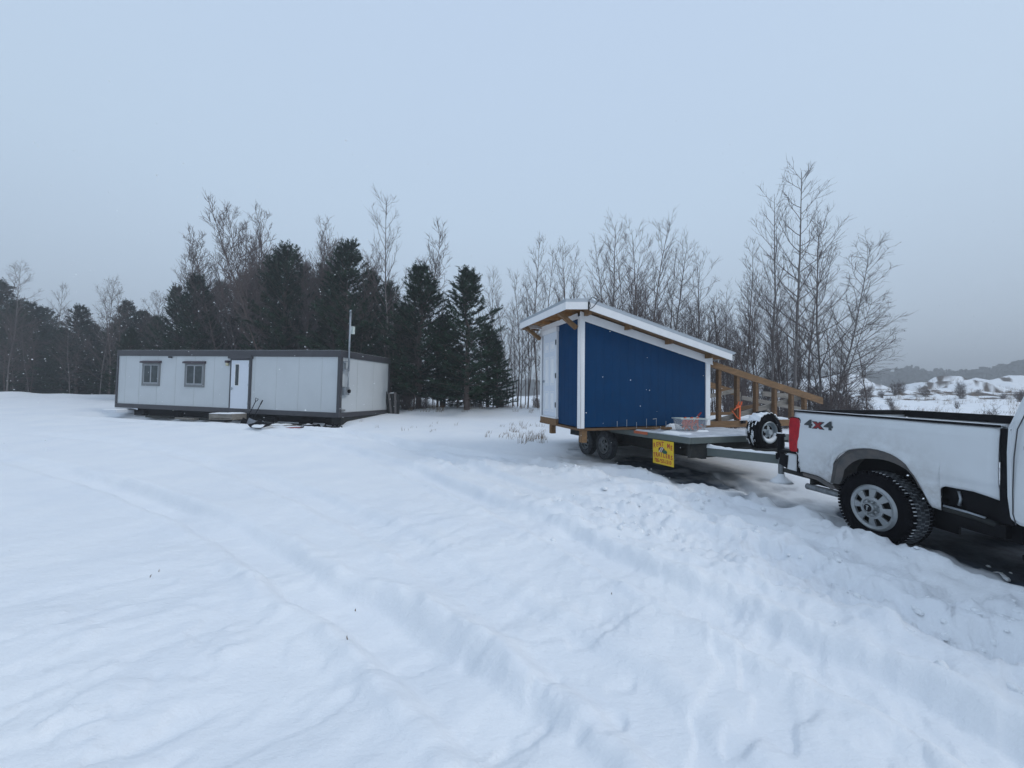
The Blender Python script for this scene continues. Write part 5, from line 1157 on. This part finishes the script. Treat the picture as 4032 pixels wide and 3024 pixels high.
def clods():
    # loose lumps of snow thrown up along the ruts and in the churned patch
    b = MB(); r = random.Random(31); n = 0
    base_v = [(math.sin(p) * math.cos(t), math.sin(p) * math.sin(t), math.cos(p)) for p in (.6, 1.3, 2.0) for t in np.linspace(0, 2 * PI, 7)[:-1]]
    fs = [(i * 6 + j, i * 6 + (j + 1) % 6, (i + 1) * 6 + (j + 1) % 6, (i + 1) * 6 + j) for i in range(2) for j in range(6)] + [tuple(range(5, -1, -1))]
    spots = []
    for i in range(330):
        c = r.choice(((3.5, 4.0, 1.1, 1.1), (2.7, 6.2, 1.2, .8), (1.5, 5.4, 1.0, .8), (3.7, 2.8, .8, .5), (1.7, 8.0, 1.2, .5), (5.0, 3.2, .4, .8))); spots.append((r.gauss(c[0], c[2] * .6), r.gauss(c[1], c[3] * .6), abs(r.gauss(0, .016)) + .007))
    for x, y, s_ in spots:
        if y < 1.9 or (x > 4.0 and 4.1 < y < 6.5): continue
        z = gs(x, y); sc = [s_ * r.uniform(.7, 1.4) for _ in range(3)]
        b.add([(x + p[0] * sc[0] * r.uniform(.8, 1.2), y + p[1] * sc[1] * r.uniform(.8, 1.2), z + p[2] * sc[2] * .8) for p in base_v], fs)
    tag(b.build('snow_clods', m_snow, smooth=True), 'loose lumps of snow in the churned tracks', 'snow', kind='stuff')
clods()
def flakes():
    b = MB(); r = random.Random(9)
    for i in range(2200):
        y = 2.5 + 24 * r.random() ** .7; x = r.uniform(-1.4, 1.4) * y; z = r.uniform(.1, 8.5) * min(1, y / 8) + .3; s_ = r.uniform(.005, .013) * (.5 + y / 16)
        if x > 3.9 and y < 6.8: continue
        a = Vector((r.gauss(0, 1), r.gauss(0, 1), r.gauss(0, 1))).normalized() * s_; c = a.orthogonal().normalized() * s_; d = a.cross(c).normalized() * s_ * .5; p = Vector((x, y, z))
        b.add([p + a, p + c, p - a, p - c, p + d, p - d], [(0, 1, 4), (1, 2, 4), (2, 3, 4), (3, 0, 4), (1, 0, 5), (2, 1, 5), (3, 2, 5), (0, 3, 5)])
    tag(b.build('snowfall', m_snow), 'small snowflakes falling through the air', 'snowfall', kind='stuff')
flakes()

# ---------------------------------------------------------------- haze
def haze():
    b = MB(); b.box(-520, 520, -80, 520, -3, 45); m = bpy.data.materials.new('haze'); m.use_nodes = True; n = m.node_tree
    n.nodes.remove(n.nodes['Principled BSDF']); v = n.nodes.new('ShaderNodeVolumePrincipled'); v.inputs['Color'].default_value = (.94, .97, 1.0, 1); v.inputs['Density'].default_value = .0034; v.inputs['Anisotropy'].default_value = .1
    n.links.new(v.outputs[0], n.nodes['Material Output'].inputs['Volume'])
    o = b.build('haze', m); tag(o, 'thin pale snow haze filling the air', 'haze', kind='stuff')
haze()

# two look-alikes with one label: tell the nearer from the farther
by = {}
for o in bpy.data.objects:
    if o.parent is None and 'label' in o: by.setdefault(o['label'], []).append(o)
for lb, os_ in by.items():
    if 4 <= len(os_) <= 12 and 'group' in os_[0]:
        os_.sort(key=lambda o: o.location.x / max(1, o.location.y)); N_ = ['second', 'third', 'fourth', 'fifth', 'sixth', 'seventh', 'eighth', 'ninth', 'tenth', 'eleventh']
        for i, o in enumerate(os_):
            pre = 'leftmost' if i == 0 else 'rightmost' if i == len(os_) - 1 else N_[i - 1] + ' from left'
            if len(lb.split()) + len(pre.split()) <= 16: o['label'] = pre + ' ' + lb
    elif 2 <= len(os_) <= 3 and 'group' in os_[0] and os_[0].name.split('.')[0] not in ('steel_rod',):
        os_.sort(key=lambda o: o.location.x ** 2 + o.location.y ** 2)
        for o, pre in zip(os_, ['nearest', 'middle', 'farthest'] if len(os_) == 3 else ['nearer', 'farther']):
            if len(lb.split()) < 16: o['label'] = pre + ' ' + lb
